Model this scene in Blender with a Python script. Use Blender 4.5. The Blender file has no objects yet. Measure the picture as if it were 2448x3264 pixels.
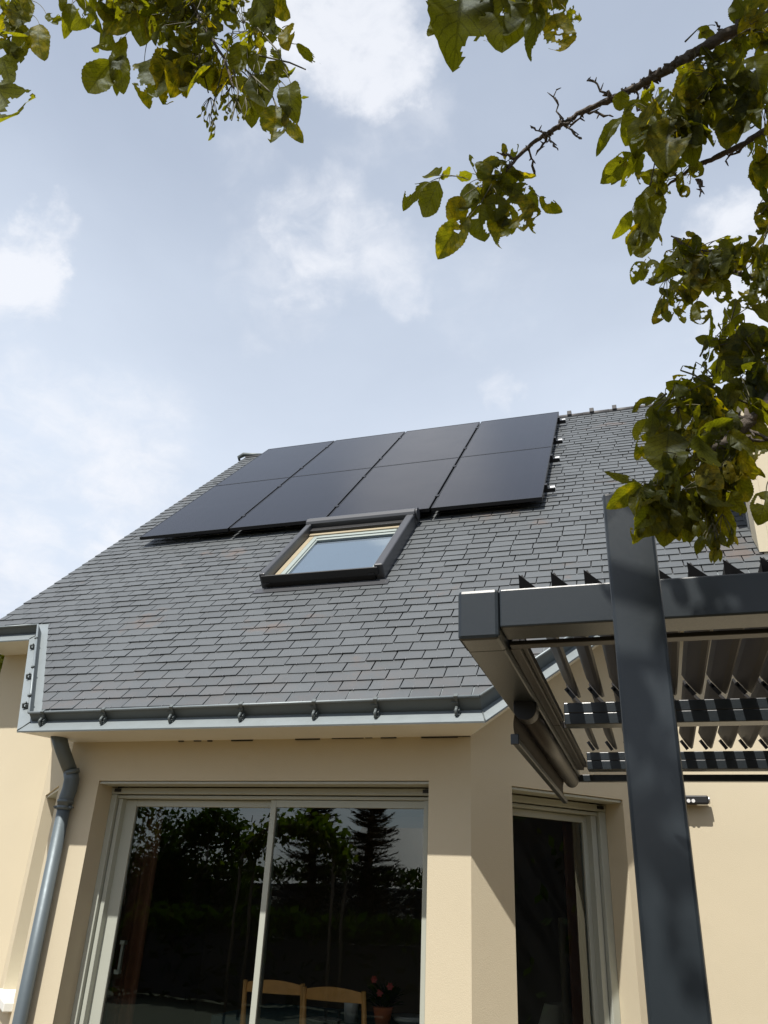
import bpy, math, random
from mathutils import Vector, Matrix, noise
rnd = random.Random(7)
D = bpy.data
C = bpy.context.scene.collection
SC = bpy.context.scene

# ---------------------------------------------------------------- camera
# The origin is the camera's height (1.55 m above the terrace); X runs along
# the house front, Y into the house, Z up.
R = Matrix(((0.9536702320820863, 0.09554128050233437, 0.28528047980973736),
            (0.29779221194967237, -0.43470832881914145, -0.8499108584771647),
            (0.0428122288910672, 0.8954889907616083, -0.4430198420862607)))
F, CX, CY = 2559.0, 1224.0, 1632.0
cam = D.cameras.new('camera'); camo = D.objects.new('camera', cam); C.objects.link(camo)
camo.matrix_world = R.to_4x4()
cam.sensor_fit = 'HORIZONTAL'; cam.sensor_width = 36.0; cam.lens = F / 2448.0 * 36.0
cam.clip_start = 0.05; cam.clip_end = 2000
SC.camera = camo
GZ = -1.55                       # ground height

def ray(px, py):                 # direction of a photo pixel (2448 x 3264)
    v = R @ Vector((px - CX, CY - py, -F)); return v.normalized()
def at(px, py, Y):               # the point on that line of sight at depth Y
    v = ray(px, py); return v * (Y / v.y)
def atd(dx, dy, Y):              # same, from coordinates of the 1659 px wide view
    return at(dx * 1.47559, dy * 1.47559, Y)

# ---------------------------------------------------------------- sun + sky
SUN_TRAVEL = Vector((0.20, 1.0, -1.70)).normalized()
sun = D.lights.new('sun', 'SUN'); sun.energy = 5.0; sun.angle = math.radians(0.55); sun.color = (1.0, 0.955, 0.88)
suno = D.objects.new('sun', sun); C.objects.link(suno)
suno.rotation_euler = SUN_TRAVEL.to_track_quat('-Z', 'Y').to_euler(); suno.location = (-2, -10, 17)

world = D.worlds.new('World'); SC.world = world; world.use_nodes = True
nt = world.node_tree; nt.nodes.clear()
def N(tree, typ, **kw):
    n = tree.nodes.new(typ)
    for k, v in kw.items(): setattr(n, k, v)
    return n
def mth(tree, op, a, b=None, c=None, clamp=False):
    n = N(tree, 'ShaderNodeMath', operation=op); n.use_clamp = clamp
    for i, v in enumerate((a, b, c)):
        if v is None: continue
        if isinstance(v, (int, float)): n.inputs[i].default_value = v
        else: tree.links.new(v, n.inputs[i])
    return n.outputs[0]
def build_world():
    L = nt.links.new
    out = N(nt, 'ShaderNodeOutputWorld'); bg = N(nt, 'ShaderNodeBackground'); bg.inputs[1].default_value = 0.10
    sky = N(nt, 'ShaderNodeTexSky', sky_type='NISHITA', sun_disc=False)
    s = -SUN_TRAVEL
    sky.sun_elevation = math.asin(s.z); sky.sun_rotation = math.atan2(s.x, s.y)
    sky.air_density = 1.0; sky.dust_density = 1.6; sky.ozone_density = 1.0
    tc = N(nt, 'ShaderNodeTexCoord'); g = tc.outputs['Generated']
    sep = N(nt, 'ShaderNodeSeparateXYZ'); L(g, sep.inputs[0])
    zz = mth(nt, 'ADD', mth(nt, 'MAXIMUM', sep.outputs[2], 0.0), 0.22)
    cmb = N(nt, 'ShaderNodeCombineXYZ')
    L(mth(nt, 'DIVIDE', sep.outputs[0], zz), cmb.inputs[0]); L(mth(nt, 'DIVIDE', sep.outputs[1], zz), cmb.inputs[1])
    def noi(scale, detail, rough, dist, off):
        mp = N(nt, 'ShaderNodeMapping'); L(cmb.outputs[0], mp.inputs[0]); mp.inputs['Location'].default_value = off
        t = N(nt, 'ShaderNodeTexNoise'); L(mp.outputs[0], t.inputs['Vector'])
        t.inputs['Scale'].default_value = scale; t.inputs['Detail'].default_value = detail
        t.inputs['Roughness'].default_value = rough; t.inputs['Distortion'].default_value = dist
        return t.outputs['Fac']
    def ramp(v, a, b, lo=0.0, hi=1.0):
        m = N(nt, 'ShaderNodeMapRange', interpolation_type='SMOOTHSTEP'); L(v, m.inputs[0])
        m.inputs[1].default_value = a; m.inputs[2].default_value = b; m.inputs[3].default_value = lo; m.inputs[4].default_value = hi
        return m.outputs[0]
    fine = noi(5.0, 9, 0.60, 0.35, (3.1, 1.7, 0)); mid = noi(1.6, 6, 0.55, 0.3, (0.3, 5.2, 0)); wide = noi(0.7, 4, 0.5, 0.2, (7.7, 2.2, 0))
    # clouds that stand where the photograph has them: direction, angular radius, amount
    blobs = [(745, 20, 4.8, .80), (720, 120, 3.8, .55), (800, 200, 5, .42), (760, 400, 3.4, .42), (745, 490, 4.4, .66), (840, 580, 3.8, .52),
             (620, 585, 5.5, .40), (560, 350, 3.6, .36), (20, 570, 2.9, .95), (60, 600, 2.4, .6), (-70, 600, 4, .8), (1660, 585, 4.5, .9), (1600, 690, 3.5, .55),
             (1720, 700, 5, .8), (1068, 838, 1.9, .42), (245, 1165, 1.7, .75), (290, 1190, 1.5, .6), (1060, 600, 5, .30), (900, 330, 4.0, .30), (190, 760, 4, .22),
             (700, 900, 9, .15), (60, 1100, 11, .58), (450, 1050, 7, .22)]
    wn = N(nt, 'ShaderNodeTexNoise'); L(g, wn.inputs['Vector']); wn.inputs['Scale'].default_value = 7; wn.inputs['Detail'].default_value = 6; wn.inputs['Roughness'].default_value = .6
    wv = N(nt, 'ShaderNodeVectorMath', operation='MULTIPLY_ADD'); L(wn.outputs['Color'], wv.inputs[0]); wv.inputs[1].default_value = (.20, .20, .20); L(g, wv.inputs[2])
    wo = N(nt, 'ShaderNodeVectorMath', operation='SUBTRACT'); L(wv.outputs[0], wo.inputs[0]); wo.inputs[1].default_value = (.10, .10, .10)
    wz = N(nt, 'ShaderNodeVectorMath', operation='NORMALIZE'); L(wo.outputs[0], wz.inputs[0]); gw = wz.outputs[0]
    d3 = ray(905 * 1.47559, 1040 * 1.47559); pn = Vector((0, -math.sqrt(.5), math.sqrt(.5))); d3 = d3 - pn * 2 * d3.dot(pn)   # a cloud high overhead, mirrored in the third column of panels
    tot = None
    for dx, dy, r, amp in blobs + [(None, None, 5.0, 1.0)]:
        v = ray(dx * 1.47559, dy * 1.47559) if dx is not None else d3
        dp = N(nt, 'ShaderNodeVectorMath', operation='DOT_PRODUCT'); L(gw, dp.inputs[0]); dp.inputs[1].default_value = v
        f = ramp(dp.outputs['Value'], math.cos(math.radians(r * 1.5)), 1.0, 0, amp)
        tot = f if tot is None else mth(nt, 'MAXIMUM', tot, f)
    wisp = mth(nt, 'ADD', mth(nt, 'MULTIPLY', mth(nt, 'SUBTRACT', fine, 0.5), 2.6), mth(nt, 'MULTIPLY', mth(nt, 'SUBTRACT', noi(15.0, 7, .6, .6, (1.3, 8.2, 0)), 0.5), 1.3))
    placed = ramp(mth(nt, 'ADD', tot, mth(nt, 'MULTIPLY', wisp, mth(nt, 'MULTIPLY_ADD', tot, 1.0, 0.03))), 0.20, 1.0, 0, .86)
    # clouds over the rest of the sky, behind the camera
    back = ramp(sep.outputs[1], 0.35, -0.15)
    bc = mth(nt, 'MULTIPLY', ramp(mth(nt, 'ADD', mid, mth(nt, 'MULTIPLY', mth(nt, 'SUBTRACT', fine, .5), .5)), 0.44, 0.66), back)
    cl = mth(nt, 'MAXIMUM', placed, mth(nt, 'MULTIPLY', bc, .6), clamp=True)
    veil = mth(nt, 'ADD', ramp(mth(nt, 'ADD', wide, mth(nt, 'MULTIPLY', mth(nt, 'SUBTRACT', mid, .5), .5)), 0.30, 0.72, 0.0, 0.22), mth(nt, 'MULTIPLY', ramp(sep.outputs[2], 0.88, 0.38, 0.42, 0.90), ramp(sep.outputs[1], -.3, .3, .45, 1.0)), clamp=True)
    c1 = N(nt, 'ShaderNodeMixRGB'); L(sky.outputs[0], c1.inputs[1]); c1.inputs[2].default_value = (6.3, 7.0, 8.1, 1)
    L(veil, c1.inputs[0])
    c2 = N(nt, 'ShaderNodeMixRGB'); L(c1.outputs[0], c2.inputs[1]); c2.inputs[2].default_value = (7.8, 8.0, 8.5, 1)
    L(cl, c2.inputs[0])
    L(c2.outputs[0], bg.inputs[0]); L(bg.outputs[0], out.inputs[0])
build_world()
SC.view_settings.view_transform = 'Standard'; SC.view_settings.look = 'None'
SC.view_settings.exposure = 0.25; SC.view_settings.gamma = 1.0
SC.render.engine = 'CYCLES'
SC.cycles.max_bounces = 10; SC.cycles.transparent_max_bounces = 24; SC.cycles.caustics_reflective = False; SC.cycles.caustics_refractive = False

# ---------------------------------------------------------------- materials
def mat(name, col, rough=0.6, metal=0.0, bump=None, var=None, island=0.0, spec=0.5, stains=None, coat=0.0, low=None):
    """bump=(scale, strength[, distance]); var=(scale, amount); island = brightness spread per loose piece;
    stains=(colour, scale, threshold, amount)"""
    m = D.materials.new(name); m.use_nodes = True; t = m.node_tree; L = t.links.new
    p = t.nodes['Principled BSDF']; p.inputs['Roughness'].default_value = rough; p.inputs['Metallic'].default_value = metal
    p.inputs['Specular IOR Level'].default_value = spec
    if coat: p.inputs['Coat Weight'].default_value = coat; p.inputs['Coat Roughness'].default_value = .15
    tc = N(t, 'ShaderNodeTexCoord'); o = tc.outputs['Object']
    rgb = N(t, 'ShaderNodeRGB'); rgb.outputs[0].default_value = (*col, 1); cur = rgb.outputs[0]
    def noi(sc, det=6, ro=.6):
        n = N(t, 'ShaderNodeTexNoise'); L(o, n.inputs['Vector']); n.inputs['Scale'].default_value = sc
        n.inputs['Detail'].default_value = det; n.inputs['Roughness'].default_value = ro; return n.outputs['Fac']
    mul = None
    if var:
        a = noi(var[0]); mul = mth(t, 'MULTIPLY_ADD', mth(t, 'SUBTRACT', a, .5), var[1] * 2, 1.0)
    if island:
        ge = N(t, 'ShaderNodeNewGeometry'); q = mth(t, 'MULTIPLY_ADD', mth(t, 'SUBTRACT', ge.outputs['Random Per Island'], .5), island * 2, 1.0)
        mul = q if mul is None else mth(t, 'MULTIPLY', mul, q)
    if mul is not None:
        v = N(t, 'ShaderNodeVectorMath', operation='SCALE'); L(cur, v.inputs[0]); L(mul, v.inputs['Scale']); cur = v.outputs[0]
    if stains:
        s = N(t, 'ShaderNodeMapRange', interpolation_type='SMOOTHSTEP'); L(noi(stains[1], 7, .65), s.inputs[0])
        s.inputs[1].default_value = stains[2]; s.inputs[2].default_value = stains[2] + .12; s.inputs[4].default_value = stains[3]
        mx = N(t, 'ShaderNodeMixRGB'); L(s.outputs[0], mx.inputs[0]); L(cur, mx.inputs[1]); mx.inputs[2].default_value = (*stains[0], 1); cur = mx.outputs[0]
    if low:                                      # weathering that grows toward the eaves: (colour, z where it is full, z where it ends)
        sz = N(t, 'ShaderNodeSeparateXYZ'); L(o, sz.inputs[0]); h = N(t, 'ShaderNodeMapRange'); L(sz.outputs[2], h.inputs[0]); h.inputs[1].default_value = low[1]; h.inputs[2].default_value = low[2]; h.inputs[3].default_value = 1; h.inputs[4].default_value = 0
        k = N(t, 'ShaderNodeMapRange', interpolation_type='SMOOTHSTEP'); L(noi(5.5, 8, .7), k.inputs[0]); k.inputs[1].default_value = .42; k.inputs[2].default_value = .62; k.inputs[4].default_value = .35
        mx = N(t, 'ShaderNodeMixRGB'); L(mth(t, 'MULTIPLY', h.outputs[0], k.outputs[0]), mx.inputs[0]); L(cur, mx.inputs[1]); mx.inputs[2].default_value = (*low[0], 1); cur = mx.outputs[0]
    L(cur, p.inputs['Base Color'])
    if bump:
        b = N(t, 'ShaderNodeBump'); b.inputs['Strength'].default_value = bump[1]; b.inputs['Distance'].default_value = bump[2] if len(bump) > 2 else .01
        L(noi(bump[0], 5, .6), b.inputs['Height']); L(b.outputs[0], p.inputs['Normal'])
        L(mth(t, 'MULTIPLY_ADD', noi(bump[0] * .23, 3), .18, rough - .09), p.inputs['Roughness'])
    return m

def glass_mat(name, tint=(.82, .86, .84), ior=1.5, boost=1.0, base=0.0):
    m = D.materials.new(name); m.use_nodes = True; t = m.node_tree; t.nodes.clear(); L = t.links.new
    out = N(t, 'ShaderNodeOutputMaterial'); mx = N(t, 'ShaderNodeMixShader'); tr = N(t, 'ShaderNodeBsdfTransparent'); gl = N(t, 'ShaderNodeBsdfGlossy')
    tr.inputs[0].default_value = (*tint, 1); gl.inputs['Roughness'].default_value = 0.0; gl.inputs['Color'].default_value = (.93, 1, .98, 1)
    fr = N(t, 'ShaderNodeFresnel'); fr.inputs[0].default_value = ior
    tcn = N(t, 'ShaderNodeTexCoord'); nn = N(t, 'ShaderNodeTexNoise'); L(tcn.outputs['Object'], nn.inputs['Vector']); nn.inputs['Scale'].default_value = 2.2; nn.inputs['Detail'].default_value = 1
    bp = N(t, 'ShaderNodeBump'); bp.inputs['Strength'].default_value = .06; bp.inputs['Distance'].default_value = .02; L(nn.outputs['Fac'], bp.inputs['Height']); L(bp.outputs[0], gl.inputs['Normal'])
    L(mth(t, 'MULTIPLY_ADD', fr.outputs[0], boost, base, clamp=True), mx.inputs[0])
    L(tr.outputs[0], mx.inputs[1]); L(gl.outputs[0], mx.inputs[2]); L(mx.outputs[0], out.inputs[0])
    return m

def leaf_mat(name, g1, g2, yel, trans=(.26, .30, .03), yfrac=.25, tfac=.6):
    m = D.materials.new(name); m.use_nodes = True; t = m.node_tree; t.nodes.clear(); L = t.links.new
    out = N(t, 'ShaderNodeOutputMaterial')
    ge = N(t, 'ShaderNodeNewGeometry'); rp = ge.outputs['Random Per Island']
    tc = N(t, 'ShaderNodeTexCoord'); sep = N(t, 'ShaderNodeSeparateXYZ'); L(tc.outputs['UV'], sep.inputs[0])
    u, v = sep.outputs[0], sep.outputs[1]
    av = mth(t, 'ABSOLUTE', mth(t, 'SUBTRACT', v, .5))
    # side veins run obliquely from the midrib to the margin
    sv = mth(t, 'FRACT', mth(t, 'SUBTRACT', mth(t, 'MULTIPLY', u, 8.0), mth(t, 'MULTIPLY', av, 5.0)))
    vein = mth(t, 'MAXIMUM', mth(t, 'LESS_THAN', mth(t, 'ABSOLUTE', mth(t, 'SUBTRACT', sv, .5)), .07), mth(t, 'LESS_THAN', av, .022))
    no = N(t, 'ShaderNodeTexNoise'); L(tc.outputs['Object'], no.inputs['Vector']); no.inputs['Scale'].default_value = 55; no.inputs['Detail'].default_value = 5
    no2 = N(t, 'ShaderNodeTexNoise'); L(tc.outputs['Object'], no2.inputs['Vector']); no2.inputs['Scale'].default_value = 320; no2.inputs['Detail'].default_value = 2
    m1 = N(t, 'ShaderNodeMixRGB'); m1.inputs[1].default_value = (*g1, 1); m1.inputs[2].default_value = (*g2, 1); L(rp, m1.inputs[0])
    r2 = mth(t, 'FRACT', mth(t, 'MULTIPLY', rp, 17.31))
    yy = N(t, 'ShaderNodeMapRange'); L(mth(t, 'ADD', r2, mth(t, 'MULTIPLY', mth(t, 'SUBTRACT', no.outputs['Fac'], .5), 1.0)), yy.inputs[0]); yy.inputs[1].default_value = 1 - yfrac; yy.inputs[2].default_value = 1.12 - yfrac * .3
    m2 = N(t, 'ShaderNodeMixRGB'); L(yy.outputs[0], m2.inputs[0]); L(m1.outputs[0], m2.inputs[1]); m2.inputs[2].default_value = (*yel, 1)
    sc = N(t, 'ShaderNodeVectorMath', operation='SCALE'); L(m2.outputs[0], sc.inputs[0])
    mot = mth(t, 'MULTIPLY_ADD', mth(t, 'SUBTRACT', no2.outputs['Fac'], .5), .9, 1.0)
    L(mth(t, 'MULTIPLY', mth(t, 'SUBTRACT', mot, mth(t, 'MULTIPLY', vein, .30)), mth(t, 'MULTIPLY_ADD', no.outputs['Fac'], .6, .7)), sc.inputs['Scale'])
    df = N(t, 'ShaderNodeBsdfDiffuse'); L(sc.outputs[0], df.inputs[0])
    tl = N(t, 'ShaderNodeBsdfTranslucent')
    tm = N(t, 'ShaderNodeMixRGB', blend_type='MULTIPLY'); tm.inputs[0].default_value = 1
    s2 = N(t, 'ShaderNodeVectorMath', operation='SCALE'); L(sc.outputs[0], s2.inputs[0]); s2.inputs['Scale'].default_value = 9.5
    L(s2.outputs[0], tm.inputs[1]); tm.inputs[2].default_value = (*trans, 1); L(tm.outputs[0], tl.inputs[0])
    gl = N(t, 'ShaderNodeBsdfGlossy'); gl.inputs['Roughness'].default_value = .42; gl.inputs[0].default_value = (.8, .9, .9, 1)
    bp = N(t, 'ShaderNodeBump'); bp.inputs['Strength'].default_value = .55; bp.inputs['Distance'].default_value = .002
    L(mth(t, 'SUBTRACT', mth(t, 'MULTIPLY', no.outputs['Fac'], 1.5), vein), bp.inputs['Height'])
    for s in (df, tl, gl): L(bp.outputs[0], s.inputs['Normal'])
    a = N(t, 'ShaderNodeMixShader'); a.inputs[0].default_value = tfac; L(df.outputs[0], a.inputs[1]); L(tl.outputs[0], a.inputs[2])
    b = N(t, 'ShaderNodeMixShader'); b.inputs[0].default_value = .008; L(a.outputs[0], b.inputs[1]); L(gl.outputs[0], b.inputs[2]); L(b.outputs[0], out.inputs[0])
    return m

M = {}
M['render'] = mat('beige_render', (.60, .53, .39), .92, bump=(240, .35, .004), var=(1.1, .08), spec=.25, stains=((.46, .39, .27), 2.3, .63, .25))
M['white'] = mat('white_pvc', (.56, .56, .52), .38, var=(3, .03))
M['soffit'] = mat('soffit_pvc', (.74, .75, .72), .5, var=(4, .06), stains=((.25, .15, .07), 9, .66, .6))
M['alu'] = mat('pale_aluminium_frame', (.42, .44, .385), .4, var=(6, .03))
M['slate'] = mat('slate', (.085, .093, .098), .50, bump=(60, .25, .004), var=(1.3, .16), island=.085, spec=.5, stains=((.135, .098, .078), 1.4, .57, .6), low=((.118, .094, .084), 2.45, 3.1))
M['slate_dark'] = mat('slate_bed', (.022, .022, .024), .9)
M['hook'] = mat('slate_hook', (.30, .30, .30), .35, metal=.7)
M['zinc'] = mat('zinc', (.22, .25, .26), .5, metal=.35, var=(5, .12), bump=(30, .1), stains=((.22, .26, .28), 6, .56, .5))
M['zinc_dark'] = mat('weathered_zinc', (.115, .132, .133), .5, metal=.25, var=(6, .12), stains=((.19, .22, .22), 8, .6, .5))
M['pipe'] = mat('zinc_pipe', (.115, .142, .158), .48, metal=.3, var=(7, .12), bump=(45, .08), stains=((.10, .10, .10), 14, .62, .6))
M['pergola'] = mat('anthracite_aluminium', (.018, .024, .029), .36, bump=(900, .12, .0006), var=(3, .06), spec=.5, coat=.15)
M['pergola_blade'] = mat('anthracite_blade', (.036, .034, .034), .42, var=(3, .06))
M['screen'] = mat('screen_fabric', (.050, .045, .040), .8, var=(30, .06))
M['plate'] = mat('matt_black_end_plate', (.004, .004, .0045), .95, spec=.1)
M['black'] = mat('black_plastic', (.012, .012, .013), .5)
M['pv_frame'] = mat('black_anodised', (.018, .018, .020), .35, metal=.4)
M['silver'] = mat('silver_aluminium', (.70, .70, .70), .3, metal=.85)
M['ridge'] = mat('ridge_tile', (.075, .072, .072), .6, var=(6, .3), stains=((.22, .21, .16), 11, .6, .6))
M['roofwin'] = mat('roof_window_grey', (.078, .080, .086), .38, metal=.35, var=(5, .06))
M['pine'] = mat('pale_pine', (.33, .275, .18), .55, var=(12, .15))
M['sash'] = mat('green_grey_gasket', (.30, .34, .32), .4)
M['blind'] = mat('skylight_blind', (.36, .42, .50), .7)
M['glass'] = glass_mat('window_glass', (.80, .83, .80), 1.52, 2.2, 0.03)
M['roofglass'] = glass_mat('roof_window_glass', (.55, .60, .65), 1.5, 1.6, .05)
M['wall_in'] = mat('interior_wall', (.26, .20, .13), .9, var=(2, .1))
M['floor_in'] = mat('interior_floor', (.10, .07, .045), .6, var=(3, .2))
M['curtain'] = mat('brown_curtain', (.20, .085, .045), .85, var=(9, .2))
M['curtain_pale'] = mat('beige_curtain', (.62, .54, .36), .85, var=(9, .15))
M['oak'] = mat('oak_chair_wood', (.80, .42, .13), .45, var=(14, .25))
M['cloth'] = mat('dark_teal_tablecloth', (.030, .075, .085), .8, var=(14, .5), stains=((.25, .3, .3), 22, .64, .5))
M['ceramic'] = mat('white_ceramic', (.5, .5, .47), .3)
M['shade'] = mat('cream_lampshade', (.85, .82, .66), .9)
M['terrace'] = mat('sandy_terrace', (.19, .14, .08), .9, bump=(120, .3), var=(2, .15))
M['lawn'] = mat('lawn', (.016, .024, .008), .95, bump=(50, .6, .03), var=(4, .4))
M['bark'] = mat('grey_brown_bark', (.105, .085, .070), .9, bump=(160, .9, .006), var=(60, .5), stains=((.17, .17, .13), 60, .60, .6))
M['twig'] = mat('green_twig', (.085, .075, .030), .7, var=(60, .3))
M['leaf'] = leaf_mat('fruit_tree_leaf', (.044, .052, .009), (.068, .072, .012), (.130, .112, .010), trans=(.47, .42, .05), yfrac=.22)
M['leaf_far'] = leaf_mat('background_leaf', (.012, .024, .008), (.024, .038, .010), (.05, .05, .01), yfrac=.05, tfac=.25)
M['leaf_vine'] = leaf_mat('vine_leaf', (.03, .05, .008), (.05, .07, .012), (.09, .09, .02), yfrac=.2, tfac=.4)
M['conifer'] = mat('conifer_needles', (.012, .020, .011), .8, island=.4)
M['far_wall'] = mat('neighbour_wall', (.40, .33, .22), .9, var=(2, .1))
M['lens'] = mat('lens_and_sun_glint_white', (.75, .75, .75), .2)  # lamp lenses, and the painted sun glint on the solar rail caps

def pv_glass():
    m = D.materials.new('solar_cells'); m.use_nodes = True; t = m.node_tree; L = t.links.new; p = t.nodes['Principled BSDF']
    tc = N(t, 'ShaderNodeTexCoord'); sep = N(t, 'ShaderNodeSeparateXYZ'); L(tc.outputs['Object'], sep.inputs[0])
    def line(v, pitch, w):
        return mth(t, 'LESS_THAN', mth(t, 'ABSOLUTE', mth(t, 'SUBTRACT', mth(t, 'FRACT', mth(t, 'DIVIDE', v, pitch)), .5)), w)
    g = mth(t, 'MAXIMUM', line(sep.outputs[0], 1.0 / 6, .010), line(sep.outputs[1], .0875, .014))
    mid = mth(t, 'LESS_THAN', mth(t, 'ABSOLUTE', mth(t, 'SUBTRACT', sep.outputs[1], 0.905)), .006)
    c = N(t, 'ShaderNodeMixRGB'); L(mth(t, 'MULTIPLY', mth(t, 'MAXIMUM', g, mid), .35), c.inputs[0]); c.inputs[1].default_value = (.0090, .0090, .0135, 1); c.inputs[2].default_value = (.035, .035, .04, 1)
    L(c.outputs[0], p.inputs['Base Color'])
    no = N(t, 'ShaderNodeTexNoise'); L(tc.outputs['Object'], no.inputs['Vector']); no.inputs['Scale'].default_value = 2.0; no.inputs['Detail'].default_value = 3
    L(mth(t, 'MULTIPLY_ADD', no.outputs['Fac'], .10, .12), p.inputs['Roughness'])
    p.inputs['Specular IOR Level'].default_value = .34
    return m
M['pv'] = pv_glass()

# ---------------------------------------------------------------- mesh builder
class MB:
    def __init__(s): s.v = []; s.f = []; s.m = []; s.uv = {}; s.smooth = []
    def join(s, o, m):
        b = len(s.v); s.v += o.v; s.f += [tuple(i + b for i in f) for f in o.f]; s.m += [m] * len(o.f); s.smooth += o.smooth
    def face(s, idx, m=0, sm=False): s.f.append(tuple(idx)); s.m.append(m); s.smooth.append(sm)
    def poly(s, pts, m=0):
        b = len(s.v); s.v += [tuple(p) for p in pts]; s.face(range(b, b + len(pts)), m)
    def frame_box(s, o, ax, ay, az, x, y, z, m=0):
        o, ax, ay, az = Vector(o), Vector(ax), Vector(ay), Vector(az)
        b = len(s.v)
        for k in (0, 1):
            for i, j in ((0, 0), (1, 0), (1, 1), (0, 1)): s.v.append(tuple(o + ax * x[i] + ay * y[j] + az * z[k]))
        for q in ((0, 3, 2, 1), (4, 5, 6, 7), (0, 1, 5, 4), (1, 2, 6, 5), (2, 3, 7, 6), (3, 0, 4, 7)): s.face([b + i for i in q], m)
    def box(s, x, y, z, m=0): s.frame_box((0, 0, 0), (1, 0, 0), (0, 1, 0), (0, 0, 1), x, y, z, m)
    def prism(s, poly, z0, z1, m=0):            # z1 may be a list, one top height per corner
        n = len(poly); b = len(s.v)
        if not isinstance(z1, (list, tuple)): z1 = [z1] * n
        if not isinstance(z0, (list, tuple)): z0 = [z0] * n
        for (x, y), z in zip(poly, z0): s.v.append((x, y, z))
        for (x, y), z in zip(poly, z1): s.v.append((x, y, z))
        s.face([b + i for i in reversed(range(n))], m); s.face([b + n + i for i in range(n)], m)
        for i in range(n):
            j = (i + 1) % n; s.face((b + i, b + j, b + n + j, b + n + i), m)
    def tube(s, pts, rad, seg=8, m=0, caps=True, sm=True, jitter=0.0):
        pts = [Vector(p) for p in pts]; n = len(pts)
        if isinstance(rad, (int, float)): rad = [rad] * n
        t0 = (pts[1] - pts[0]).normalized(); up = Vector((0, 0, 1)) if abs(t0.z) < .9 else Vector((1, 0, 0))
        a = t0.cross(up).normalized(); rings = []
        for i, p in enumerate(pts):
            t = (pts[min(i + 1, n - 1)] - pts[max(i - 1, 0)]).normalized()
            a = (a - t * a.dot(t)).normalized(); c = t.cross(a); b = len(s.v); rings.append(b)
            for k in range(seg):
                an = 2 * math.pi * k / seg; r = rad[i] * (1 + (rnd.uniform(-jitter, jitter) if jitter else 0))
                s.v.append(tuple(p + (a * math.cos(an) + c * math.sin(an)) * r))
        for i in range(n - 1):
            for k in range(seg):
                l = (k + 1) % seg; s.face((rings[i] + k, rings[i] + l, rings[i + 1] + l, rings[i + 1] + k), m, sm)
        if caps:
            s.face([rings[0] + k for k in reversed(range(seg))], m); s.face([rings[-1] + k for k in range(seg)], m)
    def build(s, name, mats, parent=None, bevel=0.0, loc=None):
        me = D.meshes.new(name); me.from_pydata(s.v, [], s.f)
        if not isinstance(mats, (list, tuple)): mats = [mats]
        for q in mats: me.materials.append(q)
        me.polygons.foreach_set('material_index', s.m); me.polygons.foreach_set('use_smooth', s.smooth)
        if s.uv:
            ul = me.uv_layers.new(name='UVMap'); lv = [0] * len(me.loops); me.loops.foreach_get('vertex_index', lv)
            flat = []
            for i in lv: flat += list(s.uv.get(i, (.5, .5)))
            ul.data.foreach_set('uv', flat)
        me.update(); o = D.objects.new(name, me); C.objects.link(o)
        if parent: o.parent = parent
        if loc: o.location = loc
        if bevel:
            b = o.modifiers.new('bevel', 'BEVEL'); b.width = bevel; b.segments = 2; b.limit_method = 'ANGLE'; b.angle_limit = .7
        return o

def empty(name, label, cat, loc=(0, 0, 0), group=None):
    o = D.objects.new(name, None); C.objects.link(o); o.location = loc; o.empty_display_size = .2
    return tag(o, label, cat, group)
def tag(o, label, cat, group=None, kind=None):
    if label: o['label'] = label
    if cat: o['category'] = cat
    if group: o['group'] = group
    if kind: o['kind'] = kind
    return o
def off(mb, loc):                                # shift a builder's points into the frame of an Empty at loc
    mb.v = [(x - loc[0], y - loc[1], z - loc[2]) for x, y, z in mb.v]; return mb

# ---------------------------------------------------------------- ground (structure)
mb = MB(); mb.poly([(-600, -600, GZ - .05), (600, -600, GZ - .05), (600, 900, GZ - .05), (-600, 900, GZ - .05)]); tag(mb.build('ground', M['lawn']), None, None, kind='structure')
mb = MB(); mb.prism([(-9, -1.2), (6, -1.2), (6, 5.6), (-9, 5.6)], GZ - .2, GZ); tag(mb.build('terrace', M['terrace']), None, None, kind='structure')

# ================================================================ HOUSE
S = math.sqrt(.5)
def RZ(y, h=0.0): return y - 3.308 + h * math.sqrt(2)     # height of the slate plane (45 degrees) above a depth y
house = empty('house', 'beige rendered house with steep slate roof and angled bay', 'house', (-2.3, 5.52, GZ))
HL = (-2.3, 5.52, GZ)
def hp(mb, name, mats, parent=None, bevel=0.0): # a part of the house
    o = off(mb, HL).build(name, mats, parent or house, bevel); return o

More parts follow.
